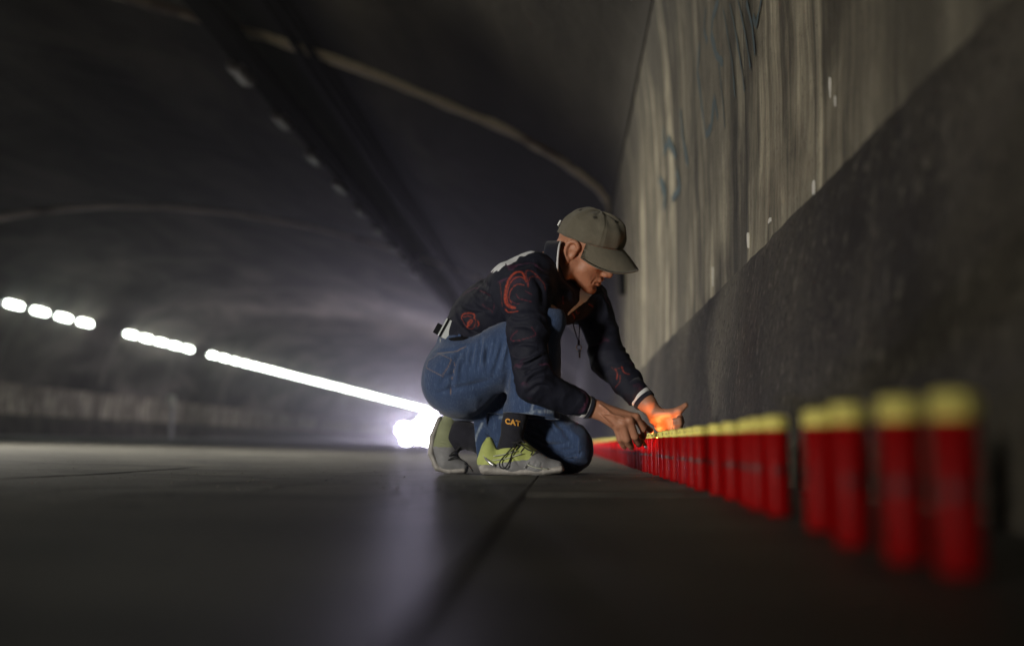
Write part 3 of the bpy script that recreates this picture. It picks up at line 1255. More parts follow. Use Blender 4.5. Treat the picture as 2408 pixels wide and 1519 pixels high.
# ---- joints (photo position, distance down the tunnel)
HIPN, HIPF = P(1080, 893, 3.12), P(1092, 893, 3.27)
KNEEN, KNEEF = P(1281, 752, 3.03), P(1336, 1054, 3.25)
HEMN = P(1249, 978, 3.07)
ANKN = P(1204, 1030, 3.09)
ANKF = P(1078, 1030, 3.26)
WAIST, CHEST = P(1118, 778, 3.19), P(1262, 682, 3.17)
SHN, SHF = P(1240, 684, 3.00), P(1388, 706, 3.31)
ELN, WRN = P(1262, 903, 2.94), P(1380, 958, 3.0)
ELF, WRF = P(1432, 846, 3.24), P(1513, 941, 3.16)
NECK0 = P(1300, 645, 3.16)

# ---- head frame
HS = 1.01
pit, yaw, rol = math.radians(31), math.radians(7), math.radians(20)
R_yaw = np.array([[math.cos(-yaw), -math.sin(-yaw), 0], [math.sin(-yaw), math.cos(-yaw), 0], [0, 0, 1]])
R_pit = np.array([[math.cos(pit), 0, math.sin(pit)], [0, 1, 0], [-math.sin(pit), 0, math.cos(pit)]])
R_rol = np.array([[1, 0, 0], [0, math.cos(rol), -math.sin(rol)], [0, math.sin(rol), math.cos(rol)]])
HR = R_yaw @ R_pit @ R_rol
HO = P(1366, 584, 3.17)


def H(x, y, z):
    return HO + HR @ (np.array([x, y, z]) * HS)


def build_body():
    g = SDF((-.50, 2.70, -.02), (.42, 3.48, .92), .0026)
    # torso, limbs (mostly under the clothes)
    g.cap(WAIST, CHEST, .075, .085, sy=1.2)
    g.cap(SHN + [0.01, .03, -.005], SHF + [-.04, -.05, .02], .035, .035, k=.04)
    g.cap(HIPN, HIPF, .095, .095)
    g.cap((HIPN + HIPF) / 2, WAIST, .09, .085, k=.04)
    g.cap(HIPN, KNEEN, .085, .052)
    g.cap(KNEEN, ANKN, .042, .022)
    g.cap(HIPF, KNEEF, .085, .05)
    g.cap(KNEEF, ANKF + [.02, 0, 0], .05, .03)
    g.chain([SHN, ELN, WRN, P(1398, 961, 3.0)], [.05, .042, .026, .024], .02)
    g.chain([SHF, ELF, WRF, P(1525, 950, 3.145)], [.05, .042, .027, .026], .02)
    # neck and head
    s = HS
    g.cap(P(1296, 628, 3.165), H(-.028, 0, -.028), .055, .053, k=.03)
    g.ell(H(.008, 0, .045), np.array([.098, .077, .088]) * s, HR, k=.02)
    g.ell(H(.045, 0, -.03), np.array([.055, .058, .068]) * s, HR, k=.03)
    for sd in (-1, 1):
        g.cap(H(.0, sd * .056, -.035), H(.076, sd * .016, -.100), .021 * s, .019 * s, k=.022)       # jaw
        g.ell(H(.068, sd * .045, -.008), np.array([.024, .017, .017]) * s, HR, k=.02)                # cheekbone
        g.cap(H(.05, sd * .05, -.045), H(.078, sd * .03, -.075), .014 * s, .012 * s, k=.02)
    g.ell(H(.086, 0, -.102), np.array([.018, .021, .016]) * s, HR, k=.02)                            # chin
    g.ell(H(.086, 0, -.066), np.array([.020, .028, .022]) * s, HR, k=.02)                            # muzzle
    g.cap(H(.088, -.03, .026), H(.088, .03, .026), .013 * s, .013 * s, k=.02)                        # brow
    for sd in (-1, 1):
        g.ell(H(.098, sd * .032, .004), np.array([.016, .019, .012]) * s, HR, k=.014, op='s')        # sockets
        g.ell(H(.080, sd * .031, .004), np.array([.0135, .015, .0135]) * s, HR, k=.006)               # lids
        g.cap(H(.093, sd * .022, .003), H(.088, sd * .043, .002), .0022, .0016, k=.004, op='s')      # eye slit
    g.cap(H(.098, 0, .016), H(.117, 0, -.026), .0085 * s, .0110 * s, k=.014)                          # nose
    g.ell(H(.119, 0, -.031), np.array([.0125, .0115, .0105]) * s, HR, k=.008)
    for sd in (-1, 1):
        g.ell(H(.108, sd * .0125, -.035), np.array([.012, .0075, .0085]) * s, HR, k=.007)
        g.cap(H(.114, sd * .006, -.046), H(.110, sd * .008, -.040), .0036, .003, k=.003, op='s')     # nostril
        g.chain([H(.108, sd * .023, -.036), H(.098, sd * .033, -.054), H(.088, sd * .036, -.072)], [.0024, .0036, .002], .006, op='s')   # fold beside the mouth
    g.cap(H(.105, -.014, -.058), H(.105, .014, -.058), .0062 * s, .0062 * s, k=.008)                  # lips
    g.cap(H(.102, -.013, -.073), H(.102, .013, -.073), .0070 * s, .0070 * s, k=.008)
    g.chain([H(.097, -.027, -.068), H(.109, -.010, -.0655), H(.109, .010, -.0655), H(.097, .027, -.068)], [.0022, .0028, .0028, .0022], .004, op='s')
    g.cap(H(.098, -.014, -.083), H(.098, .014, -.083), .005, .005, k=.01, op='s')
    # ears
    for sd in (-1, 1):
        e = lambda a, b, o=0.0: H(-.006 + a, sd * (.0785 + o), -.004 + b)
        g.ell(e(-.002, .002, .000), np.array([.019, .0085, .033]) * s, HR, k=.008)
        rim = spline([e(.013, .012, .004), e(.011, .026, .006), e(-.003, .033, .0085), e(-.016, .025, .010), e(-.019, .006, .010), e(-.013, -.014, .0085), e(-.003, -.026, .006)], 4)
        g.chain(rim, [.0048] * len(rim), .006)
        g.ell(e(-.001, -.029, .005), np.array([.0085, .006, .009]) * s, HR, k=.006)
        g.ell(e(.000, -.007, .011), np.array([.0085, .007, .0115]) * s, HR, k=.005, op='s')
        g.chain(spline([e(.004, .021, .0125), e(-.006, .023, .0140), e(-.0105, .008, .0145), e(-.008, -.006, .0135)], 4), [.0024] * 13, .004, op='s')
    # neck muscle from behind the ear
    g.cap(H(-.015, -.055, -.045), P(1330, 650, 3.12), .014, .011, k=.02)
    g.cap(H(.0, -.0, -.062), P(1330, 640, 3.15), .024, .022, k=.025)
    # ---- right hand (near): back of the hand to the camera, fingers pointing down to the wick
    W = P(1402, 962, 3.0)
    k_ = [P(1450, 1004, 2.995), P(1465, 998, 2.985), P(1481, 990, 2.985), P(1496, 981, 3.0)]
    pip = [P(1458, 1032, 3.0), P(1474, 1033, 2.995), P(1493, 1026, 3.0), P(1512, 1007, 3.02)]
    dip = [P(1464, 1045, 3.02), P(1481, 1046, 3.02), P(1500, 1039, 3.03), P(1513, 1021, 3.05)]
    tip = [P(1468, 1051, 3.03), P(1485, 1052, 3.035), P(1503, 1045, 3.05), P(1512, 1030, 3.07)]
    rad = [.0100, .0112, .0116, .0110]
    g.cap(P(1392, 959, 3.0), W, .027, .026, k=.01, sy=.8)
    for i in range(4):
        base = W + (np.array(k_[i]) - W) * .12 + np.array([0, 0, .004 * (i - 1.5)])
        g.cap(base, k_[i], .0165, .0115, k=.014)
        g.cap(k_[i], pip[i], rad[i] * 1.12, rad[i], k=.006)
        g.cap(pip[i], dip[i], rad[i], rad[i] * .9, k=.003)
        g.cap(dip[i], tip[i], rad[i] * .92, rad[i] * .78, k=.003)
        g.ell(k_[i] + np.array([0, -.006, .002]), (.0085, .0075, .0085), k=.006)                   # knuckle
        g.cap(base + np.array([0, -.014, .003]), k_[i] + np.array([-.001, -.0095, .003]), .0018, .0022, k=.008)   # tendon
    # veins on the back of the hand
    for ln in ([(1410, 950, 2.976), (1432, 968, 2.972), (1448, 985, 2.973)], [(1420, 972, 2.972), (1440, 975, 2.971), (1466, 982, 2.970)], [(1412, 975, 2.974), (1428, 990, 2.975), (1440, 1000, 2.978)]):
        pts = spline([P(*q) for q in ln], 4)
        g.chain(pts, [.0014] * len(pts), .006)
    # right thumb, on the far side, reaching to the wick
    g.chain([P(1425, 972, 3.03), P(1478, 978, 3.055), P(1508, 996, 3.07), P(1531, 1013, 3.075)], [.016, .0125, .0105, .0085], .008)
    # ---- left hand: palm lit from below, thumb up and out, fingers curled towards the camera
    W2 = P(1521, 948, 3.15)
    PC = P(1557, 988, 3.14)
    g.cap(W2, P(1536, 966, 3.145), .026, .024, k=.01, sy=.85)
    mc = [P(1584, 978, 3.125), P(1585, 989, 3.13), P(1583, 1000, 3.135), P(1577, 1009, 3.14)]
    for i in range(4):
        b0 = P(1538 + 2 * i, 970 + 6 * i, 3.147)
        g.cap(b0, mc[i], .0165, .0125, k=.016, sy=.85)
    g.ell(P(1550, 978, 3.128), (.019, .011, .017), k=.012)                                          # thumb base
    g.ell(P(1552, 1003, 3.135), (.018, .011, .016), k=.012)
    pp = [P(1600, 983, 3.10), P(1602, 992, 3.10), P(1600, 1001, 3.105), P(1594, 1009, 3.115)]
    dd = [P(1597, 987, 3.075), P(1598, 996, 3.073), P(1596, 1004, 3.078), P(1591, 1011, 3.09)]
    tt = [P(1586, 988, 3.075), P(1587, 997, 3.073), P(1586, 1005, 3.078), P(1582, 1012, 3.09)]
    for i in range(4):
        r = (.0093, .0095, .009, .008)[i]
        g.cap(mc[i], pp[i], r * 1.1, r, k=.004)
        g.cap(pp[i], dd[i], r, r * .92, k=.003)
        g.cap(dd[i], tt[i], r * .92, r * .8, k=.003)
    g.chain([P(1548, 972, 3.13), P(1577, 971, 3.11), P(1598, 964, 3.10), P(1612, 953, 3.098)], [.0165, .0118, .0105, .0085], .008)
    g.cap(P(1562, 966, 3.112), P(1576, 984, 3.115), .002, .002, k=.004, op='s')
    v, q = g.mesh(1)
    o = link('person', np_mesh('person', v, q), M_SKIN)
    tag(o, 'kneeling man in olive cap, dark swirl-print jacket and jeans, lighting a candle', 'person')
    return o


man = build_body()

# ---- jacket
def build_jacket():
    g = SDF((-.46, 2.72, .18), (.42, 3.52, .82), .0032)
    g.cap(WAIST, P(1246, 688, 3.17), .096, .114, sy=1.3, wr=(.006, 11, 3))
    g.cap(P(1098, 800, 3.19), WAIST, .082, .092, sy=1.5, k=.03)
    g.cap(P(1215, 690, 3.06), P(1330, 704, 3.29), .105, .085, k=.04)
    g.cap(P(1258, 640, 3.08), P(1300, 645, 3.26), .062, .060, k=.04)
    g.cap(P(1150, 735, 3.19), P(1255, 715, 3.19), .10, .11, sy=1.3, k=.04)
    # front of the jacket hanging open under the chest
    g.cap(P(1322, 706, 3.13), P(1380, 707, 3.24), .042, .044, k=.02)
    g.cap(P(1322, 700, 3.10), P(1335, 740, 3.14), .034, .026, k=.03)
    g.cap(P(1300, 705, 3.17), P(1352, 728, 3.24), .050, .034, k=.03)
    g.cap(P(1335, 742, 3.16), P(1396, 712, 3.29), .022, .03, k=.03)
    # near sleeve
    g.chain([SHN + [0.004, 0.012, .004], P(1240, 780, 2.965)], [.066, .060], .035, wr=(.0055, 22, 11))
    g.cap(P(1240, 780, 2.965), ELN + [-.006, 0, .004], .058, .052, k=.02, wr=(.007, 26, 12))
    g.cap(ELN + [-.006, 0, .004], P(1352, 946, 2.985), .052, .037, k=.02, wr=(.008, 38, 13))
    g.cap(P(1340, 941, 2.98), P(1356, 948, 2.985), .041, .04, k=.012, wr=(.004, 50, 14))
    # far sleeve
    g.cap(SHF + [0, -.01, .0], ELF, .058, .056, k=.04, wr=(.006, 22, 21))
    g.cap(ELF, P(1490, 918, 3.175), .056, .044, k=.02, wr=(.007, 30, 22))
    g.noise(.0022, (26, 26, 26), 5)
    g.noise(.0012, (60, 60, 60), 6)
    v, q = g.mesh(1)
    n = normals(v, q)
    px, py = proj_arr(v)
    front = (n @ FW) < .15
    fs = np.clip((.1 - n @ FW) * 1.6, 0, 1)
    na = (v[:, 1] < 3.03) * fs
    ba_ = (v[:, 1] > 2.99) * fs
    C3 = lambda L: [(999.4 + .1935 * x, 540.9 + .1935 * y) for x, y in L]
    v = crease(v, n, px, py, na, [(C3(L), w, d) for L, w, d in (
        ([(1000, 1040), (1120, 1080), (1280, 1060)], 6, .006), ([(1020, 1180), (1180, 1160), (1320, 1200)], 6, .006), ([(1050, 1420), (1200, 1380), (1380, 1400)], 6, .007), ([(1000, 980), (1000, 1200), (1040, 1450)], 6, .004), ([(1330, 560), (1420, 700), (1440, 900)], 7, .006), ([(1040, 460), (1150, 430), (1290, 400)], 7, .006))])
    D2 = lambda L: [(970 + .1742 * x, 676 + .1742 * y) for x, y in L]
    v = crease(v, n, px, py, na, [(D2(L), w, d) for L, w, d in (
        ([(1400, 980), (1560, 930), (1700, 850)], 5, .006), ([(1440, 1090), (1620, 1010), (1800, 900)], 5, .007), ([(1480, 1200), (1600, 1100), (1760, 1040)], 5, .007), ([(1540, 1300), (1640, 1200), (1800, 1160)], 4.5, .007), ([(1560, 1420), (1700, 1330), (1850, 1330)], 5, .006), ([(1400, 1030), (1560, 980), (1720, 900)], 4, -.004), ([(1500, 1260), (1640, 1140), (1790, 1090)], 4, -.004))])
    v = crease(v, n, px, py, ba_, [(C3(L), w, d) for L, w, d in (
        ([(700, 560), (720, 640), (790, 740)], 6, .008), ([(640, 700), (740, 800), (850, 850)], 6, .007), ([(880, 600), (800, 760), (800, 960)], 7, .008), ([(900, 760), (870, 900), (900, 1040)], 6, .007), ([(380, 950), (420, 1090), (560, 1220), (700, 1270)], 5, .007), ([(430, 900), (560, 960), (780, 980)], 6, .006), ([(560, 760), (660, 900), (820, 1040)], 6, -.004))])
    rgb = np.zeros((len(v), 3))
    Z3 = lambda L: [(999.4 + .1935 * x, 540.9 + .1935 * y) for x, y in L]
    near_arm = (v[:, 1] < 3.02) & front
    R_ = lambda L, w0, w1, ch, msk, st=1.0: np.maximum(rgb[:, ch], stroke(px, py, spline(L, 5), w0, w1) * msk * st)
    heart = [([(1215, 600), (1205, 560), (1170, 512), (1110, 512), (1050, 560), (1003, 640), (978, 740), (972, 830), (988, 900), (1030, 935), (1090, 945)], 2.2, 3.2, 1.0),
             ([(1235, 640), (1200, 590), (1150, 568), (1085, 590), (1040, 640), (1005, 730), (995, 820), (1010, 890), (1050, 928)], 1.1, 2.0, .75),
             ([(1255, 685), (1240, 600), (1222, 545), (1235, 495), (1290, 498), (1350, 540), (1400, 590), (1450, 650), (1470, 730)], 1.8, .8, .55),
             ([(1255, 685), (1258, 620), (1280, 575), (1330, 558), (1400, 580)], 1.4, .8, .5),
             ([(1200, 668), (1130, 660), (1070, 695), (1032, 760), (1022, 830), (1050, 885)], 1.2, 1.6, .7),
             ([(975, 965), (1005, 1000), (1065, 998), (1130, 985)], 2.0, .9, 1.0),
             ([(912, 640), (925, 760), (930, 860), (945, 930)], .9, .9, .35)]
    for L, w0, w1, st in heart:
        rgb[:, 0] = R_(Z3(L), w0, w1, 0, near_arm, st)
    for L, w0, w1, st in (([(1120, 1225), (1060, 1280), (1030, 1330), (1100, 1350), (1200, 1325), (1290, 1300), (1345, 1265), (1300, 1180)], 1.0, .8, .6),
                          ([(1110, 780), (1140, 830), (1200, 850), (1290, 870)], 1.0, .8, .6), ([(1220, 740), (1270, 770), (1310, 790)], 1.2, .8, .5), ([(1050, 860), (1090, 890), (1150, 900)], 1., 1., .5)):
        rgb[:, 1] = R_(Z3(L), w0, w1, 1, near_arm, st)
    back = (v[:, 1] > 2.98) & front
    for L, w0, w1, st in (([(430, 1070), (470, 1025), (540, 1008), (600, 1030), (598, 1075)], 2.2, 2.0, .9), ([(505, 1170), (530, 1120), (565, 1092), (570, 1110), (540, 1150), (510, 1172)], 2.2, 2.2, 1.),
                          ([(600, 1060), (615, 1110), (600, 1170), (560, 1205), (510, 1190), (470, 1140), (440, 1080)], 1.6, 1.2, .5), ([(640, 1110), (655, 1145), (640, 1170)], 2.2, 1.4, .8),
                          ([(470, 1060), (520, 1045), (570, 1060)], 1.4, 1., .6)):
        rgb[:, 0] = R_(Z3(L), w0, w1, 0, back, st)
    for L, w0, w1, st in (([(660, 730), (690, 745), (720, 760), (760, 800)], 1.4, .8, .45), ([(700, 900), (740, 940), (820, 1000)], .9, .6, .4), ([(780, 820), (820, 880), (830, 980)], .8, .6, .4)):
        rgb[:, 1] = R_(Z3(L), w0, w1, 1, back, st)
    Z4 = lambda L: [(1322.8 + .1742 * x, 852.4 + .1742 * y) for x, y in L]
    far = (v[:, 1] > 3.05) & front & (px > 1380)
    for L, w0, w1, st in (([(715, 90), (740, 150), (730, 230)], 2.4, 1.6, .7), ([(800, 60), (830, 130), (900, 160)], 2.2, 1.4, .6), ([(780, 170), (770, 260), (710, 340)], 1.6, 1., .4), ([(660, 60), (700, 90), (790, 70)], 1., .8, .3)):
        rgb[:, 0] = R_(Z4(L), w0, w1, 0, far, st)
    Z6 = lambda L: [(1293.4 + .1741 * x, 617.3 + .1741 * y) for x, y in L]
    for L, w0, w1, st in (([(520, 560), (550, 575), (580, 600)], 1.6, 1.2, .7), ([(300, 690), (325, 730), (330, 760)], 1.8, 1.4, .8), ([(350, 650), (365, 690), (395, 680)], 1.4, 1., .7)):
        rgb[:, 0] = R_(Z6(L), w0, w1, 0, (v[:, 1] > 3.0) & front, st)
    # white print across the shoulder blades
    poly = Z3([(1470, 190), (1370, 245), (1280, 290), (1190, 325), (1150, 330), (1100, 372), (1000, 430), (985, 405), (930, 455), (880, 500), (870, 480), (815, 530), (790, 500), (770, 520), (720, 500), (830, 380), (960, 270), (1130, 195), (1250, 180), (1400, 120)])
    jag = 2.2 * vnoise(v * 60, 9)
    rgb[:, 2] = (inside(px + jag, py + 1.3 * jag, poly) & (v[:, 1] > 2.9)) * 1.0
    # inner red collar facing
    poly = Z6([(165, 440), (185, 440), (190, 560), (170, 560)])
    rgb[:, 1] = np.maximum(rgb[:, 1], inside(px, py, poly) * .8)
    # white shirt in the open neck
    tee = inside(px, py, Z6([(420, 330), (480, 380), (590, 400), (560, 440), (490, 520), (390, 590), (230, 720), (270, 650), (370, 560), (405, 500), (400, 420)])) & front & (v[:, 1] > 3.0)
    (tv, tq, _), (jv, jq, ju) = split(v, q, tee)
    j = link('jacket', np_mesh('jacket', jv, jq), M_JACK, man)
    color_attr(j.data, rgb[ju])
    if len(tq):
        link('t_shirt', np_mesh('t_shirt', tv, tq), M_TEE, man)
    return j


def proj_arr(v):
    q = v - CP
    w = q @ FW
    return 1204 + F * (q @ RV) / w, 759.5 - F * (q @ UP) / w


jacket = build_jacket()


def ring_part(name, a, b, r0, r1, m, parent, th=.003, n=36, wob=0.0, sy=1.0, ribs=0):
    """a short open sleeve from a to b"""
    a, b = np.array(a), np.array(b)
    t = (b - a) / np.linalg.norm(b - a)
    u = np.cross(t, [0, 1, 0])
    u /= np.linalg.norm(u)
    w = np.cross(t, u)
    prof = [(0, r0 - th), (0.0, r0), (.15, r0 + th * .3), (.85, r1 + th * .3), (1.0, r1), (1.0, r1 - th), (.5, (r0 + r1) / 2 - th)]
    vv, ff = [], []
    for (s, r) in prof:
        for k in range(n):
            q = 2 * PI * k / n
            rr = r + wob * math.sin(3 * q + 1) + (ribs * (1 if k % 2 else -1))
            vv.append(a + (b - a) * s + rr * (math.cos(q) * u + sy * math.sin(q) * w))
    m_ = len(prof)
    for i in range(m_):
        for k in range(n):
            k2 = (k + 1) % n
            i2 = (i + 1) % m_
            ff.append((i * n + k, i * n + k2, i2 * n + k2, i2 * n + k))
    return link(name, mesh(name, vv, ff), m, parent, True)


for (a, b, r) in ((P(1345, 943, 2.982), P(1388, 960, 3.0), .0355), (P(1483, 908, 3.18), P(1518, 945, 3.158), .038)):
    d = b - a
    A = lambda t: a + d * t
    ring_part('cuff', A(0), A(.60), r + .002, r - .001, M_NAVY, jacket, ribs=.0003, n=64)
    ring_part('cuff_stripe', A(.60), A(.80), r - .0005, r - .001, M_WHITE, jacket, ribs=.0002, n=64)
    ring_part('cuff', A(.80), A(1.0), r - .001, r - .002, M_NAVY, jacket, ribs=.0003, n=64)

# collar standing round the neck
cn = P(1315, 622, 3.135)
ax = np.array([1.0, -.16, -.04])
ax /= np.linalg.norm(ax)
ring_part('collar', cn - ax * .04, cn + ax * .004, .070, .070, M_NAVY, jacket, .006, 48, .003, 1.08)
ring_part('collar_stripe', cn + ax * .004, cn + ax * .0095, .0705, .0695, M_WHITE, jacket, .004, 48, .003, 1.08)

# ---- jeans
def build_jeans():
    g = SDF((-.50, 2.86, -.01), (.12, 3.44, .50), .0032)
    g.cap(HIPN + [0.0, 0, .0], HIPF, .112, .108, k=.03, wr=(.004, 10, 31))
    g.cap((HIPN + HIPF) / 2 + [.01, 0, .03], P(1098, 822, 3.19), .108, .10, sy=1.3, k=.04)
    mid = (HIPN + KNEEN) / 2 + np.array([0, 0, -.022])
    g.cap(HIPN, mid, .112, .090, k=.03, wr=(.003, 16, 32))
    g.cap(mid, KNEEN, .090, .064, k=.03, wr=(.003, 22, 33))
    KF = KNEEN + np.array([-.012, 0, -.02])
    g.cap(KF, P(1256, 870, 3.05), .062, .076, k=.025, wr=(.005, 18, 34))
    g.cap(P(1256, 870, 3.05), HEMN + [0, 0, -.03], .074, .088, k=.025, wr=(.004, 10, 35))
    # far leg
    g.cap(HIPF, KNEEF + [-.01, 0, .006], .108, .078, k=.03, wr=(.004, 14, 36))
    g.cap(KNEEF, P(1225, 1056, 3.25), .0765, .070, k=.03, wr=(.006, 22, 37))
    g.cap(P(1225, 1056, 3.25), P(1120, 1052, 3.25), .070, .074, k=.03, wr=(.006, 20, 38))
    # calf under the seat
    g.cap(P(1100, 960, 3.24), P(1200, 985, 3.2), .06, .05, k=.03)
    g.noise(.002, (30, 30, 30), 41)
    # hem of the near leg: cut and hollow
    hem = P(1250, 979, 3.07)
    g.cut(hem, P(1245, 1060, 3.07) - P(1255, 978, 3.07) + np.array([0, -.004, 0]), hem - [.14, .12, .12], hem + [.14, .105, .02])
    g.cap(hem + [0, 0, .06], hem + [0, 0, -.05], .070, .083, k=.004, op='s')
    # hem of the far leg
    h2 = P(1124, 1052, 3.25)
    g.cut(h2, (-1, 0, -.12), h2 - [.14, .1, .09], h2 + [.06, .1, .082])
    g.cap(h2 + [.05, 0, 0], h2 - [.05, 0, 0], .060, .068, k=.004, op='s')
    # floor
    g.d[:, :, :][..., : int((.0025 - g.lo[2]) / g.h)] = .05
    v, q = g.mesh(1)
    n = normals(v, q)
    px, py = proj_arr(v)
    front = ((n @ FW) < .2) & (v[:, 1] < 3.16)
    rgb = np.zeros((len(v), 3))
    Z = lambda L: [(970 + .1742 * x, 676 + .1742 * y) for x, y in L]
    fm = np.clip((.1 - n @ FW) * 1.6, 0, 1) * (v[:, 1] < 3.16)
    v = crease(v, n, px, py, fm, [(Z(L), w, d) for L, w, d in (
        ([(930, 690), (900, 860), (880, 1080)], 4.5, .008), ([(985, 700), (950, 880), (930, 1050)], 4.5, -.005), ([(1215, 690), (1200, 830), (1150, 1000), (1090, 1190)], 6, .006), ([(1270, 760), (1240, 900), (1200, 1100)], 5, -.005),
        ([(830, 780), (800, 900), (790, 1060)], 4, .006), ([(745, 790), (715, 880), (705, 1010)], 4, .005), ([(690, 830), (590, 980), (540, 1150), (520, 1380)], 6, .008), ([(650, 900), (600, 1100), (590, 1300)], 6, -.004),
        ([(1060, 700), (1010, 900), (1000, 1150)], 5, .005), ([(1130, 640), (1110, 800), (1060, 1000)], 4, .004), ([(380, 1310), (430, 1220), (560, 1150)], 6, .006), ([(360, 1420), (520, 1370), (760, 1330), (1010, 1260)], 7, .005),
        ([(1280, 1200), (1260, 1350), (1250, 1480)], 6, .006), ([(1420, 1100), (1440, 1300), (1400, 1480)], 5, .006), ([(1340, 1000), (1350, 1200), (1330, 1350)], 5, -.004), ([(300, 880), (480, 850), (640, 850)], 4, .004))])
    fl_ = np.clip((.1 - n @ FW) * 1.6, 0, 1) * (v[:, 1] > 3.10)
    Q5 = lambda L: [(970 + .1953 * x, 911 + .1953 * y) for x, y in L]
    v = crease(v, n, px, py, fl_ * 1.0, [(Q5(L), w, d) for L, w, d in (
        ([(1380, 480), (1500, 540), (1640, 620)], 4.5, .009), ([(1350, 560), (1500, 620), (1650, 690), (1850, 680)], 5, .010), ([(1430, 530), (1560, 590), (1700, 640)], 4.5, -.006), ([(1420, 650), (1560, 760), (1640, 830)], 5, .008), ([(1500, 370), (1620, 430), (1720, 520)], 5, .006),
        ([(1700, 380), (1830, 520), (1920, 660)], 7, .006), ([(1650, 720), (1800, 760), (1950, 740)], 6, .007), ([(880, 520), (960, 600), (1060, 640)], 5, .007), ([(870, 640), (950, 720), (1000, 820)], 5, .006), ([(1750, 850), (1900, 830), (2050, 780)], 6, .006))])
    pocket = Z([(370, 900), (525, 970), (480, 1080), (400, 1195), (190, 1085), (215, 985)])
    pin = inside(px, py, pocket) & front
    v = v + n * (pin * .0022)[:, None]
    for L, w in ((pocket + pocket[:1], .9), (Z([(330, 880), (480, 860), (600, 850), (720, 790)]), .8), (Z([(560, 1000), (520, 1250), (510, 1500)]), .6)):
        rgb[:, 0] = np.maximum(rgb[:, 0], stroke(px, py, L, w) * front * .8)
    Z5 = lambda L: [(970 + .1953 * x, 911 + .1953 * y) for x, y in L]
    he = stroke(px, py, Z5([(1055, 360), (1200, 350), (1350, 330), (1500, 290), (1650, 290), (1790, 290)]), 5)
    rgb[:, 1] = he * (v[:, 1] < 3.2) * (.5 + .5 * vnoise(v * 120, 4))
    rgb[:, 1] = np.maximum(rgb[:, 1], stroke(px, py, Z5([(1440, 120), (1450, 200), (1430, 280)]), 3) * front * .6)
    rgb[:, 1] = np.maximum(rgb[:, 1], stroke(px, py, Z5([(840, 430), (780, 560), (745, 660)]), 3) * .8)
    j = link('jeans', np_mesh('jeans', v, q), M_DEN, man)
    color_attr(j.data, np.clip(rgb, 0, 1))
    return j


jeans = build_jeans()
# belt, belt loops, the pouch and chain at the back
def band(name, pts, h, th, m, parent):
    mb = MB()
    b0 = 0
    for p in pts:
        for (dy, dz) in ((-th, -h / 2), (th, -h / 2), (th, h / 2), (-th, h / 2)):
            mb.v.append(np.array(p) + [0, dy, dz])
    for i in range(len(pts) - 1):
        for k in range(4):
            k2 = (k + 1) % 4
            mb.f.append((i * 4 + k, i * 4 + k2, i * 4 + 4 + k2, i * 4 + 4 + k))
    return mb.build(name, m, parent, True)


band('belt', spline([P(1044, 812, 3.12), P(1060, 806, 3.065), P(1085, 803, 3.05), P(1110, 806, 3.06)], 6), .03, .004, M_BLACK, jeans)
for (x, y, d) in ((1066, 806, 3.058), (1076, 803, 3.052)):
    MB().box(P(x, y, d), (.009, .006, .045), np.array([[.95, 0, .3], [0, 1, 0], [-.3, 0, .95]])).build('belt_loop', M_DEN, jeans)
tl = math.radians(28)
TM = np.array([[math.cos(tl), 0, math.sin(tl)], [0, 1, 0], [-math.sin(tl), 0, math.cos(tl)]])
pc = P(1054, 776, 3.10)
pouch = empty('belt_device', tuple(pc))
tag(pouch, 'small grey device clipped to the back of the man’s belt'.replace('’', "'"), 'device')
MB().box((0, 0, 0), (.040, .030, .060), TM).build('case', M_PHONE, pouch)
MB().box(TM @ np.array([-.012, -.0165, 0]), (.006, .004, .064), TM).build('trim', M_BLACK, pouch)
MB().box(TM @ np.array([-.030, .006, -.012]), (.018, .022, .034), TM).build('clip', M_BLACK, pouch)
ch = empty('key_chain', tuple(P(1036, 795, 3.11)))
tag(ch, 'bright steel chain links hanging by the belt at his back', 'chain')
for i, (x, y) in enumerate(((1045, 788), (1040, 792), (1046, 796), (1038, 798), (1043, 801), (1037, 805), (1035, 809))):
    q = P(x, y, 3.105) - P(1036, 795, 3.11)
    a0 = i * .9
    mb = MB().tube([q + np.array([.005 * math.cos(t) * math.cos(a0), .004 * math.cos(t) * math.sin(a0), .006 * math.sin(t)]) for t in np.linspace(0, 2 * PI, 11)], .0014, 5, False)
    mb.build('link', M_STEEL, ch, True)

# ---- cap
ca = math.radians(-5)
R_cap = np.array([[math.cos(ca), 0, math.sin(ca)], [0, 1, 0], [-math.sin(ca), 0, math.cos(ca)]])
PIV = np.array([-.09, 0, .035])


def HC(x, y, z):
    return H(*(PIV + R_cap @ (np.array([x, y, z]) - PIV)))


def capv(a, s):
    """a angle from the front, s 0 at the edge, 1 at the crown"""
    az = a
    ph = s * PI / 2
    r = math.cos(ph) ** .80
    x = .014 + .108 * r * math.cos(az)
    y = .092 * r * math.sin(az)
    edge = .031 + .014 * math.cos(az)
    z = edge + (.126 - edge) * math.sin(ph) ** .92
    if math.cos(az) > 0:
        z += .010 * math.cos(az) ** 2 * math.sin(2 * ph)     # taller front
    k = az / (2 * PI) * 6
    seam = abs((k + .5) % 1 - .5)
    off = -.0022 * math.exp(-(seam * 6 / .10) ** 2) + .0010 * math.exp(-((seam * 6 - .22) / .12) ** 2)
    wv = .0022 * math.sin(5 * az + 9 * s) * math.sin(3 * s * PI) + .0016 * math.sin(11 * az + 3 * s)
    q = np.array([x - .014, y, z - .05])
    q = q * (1 + (off + wv) / (np.linalg.norm(q) + 1e-6))
    return HC(q[0] + .014, q[1], q[2] + .05)


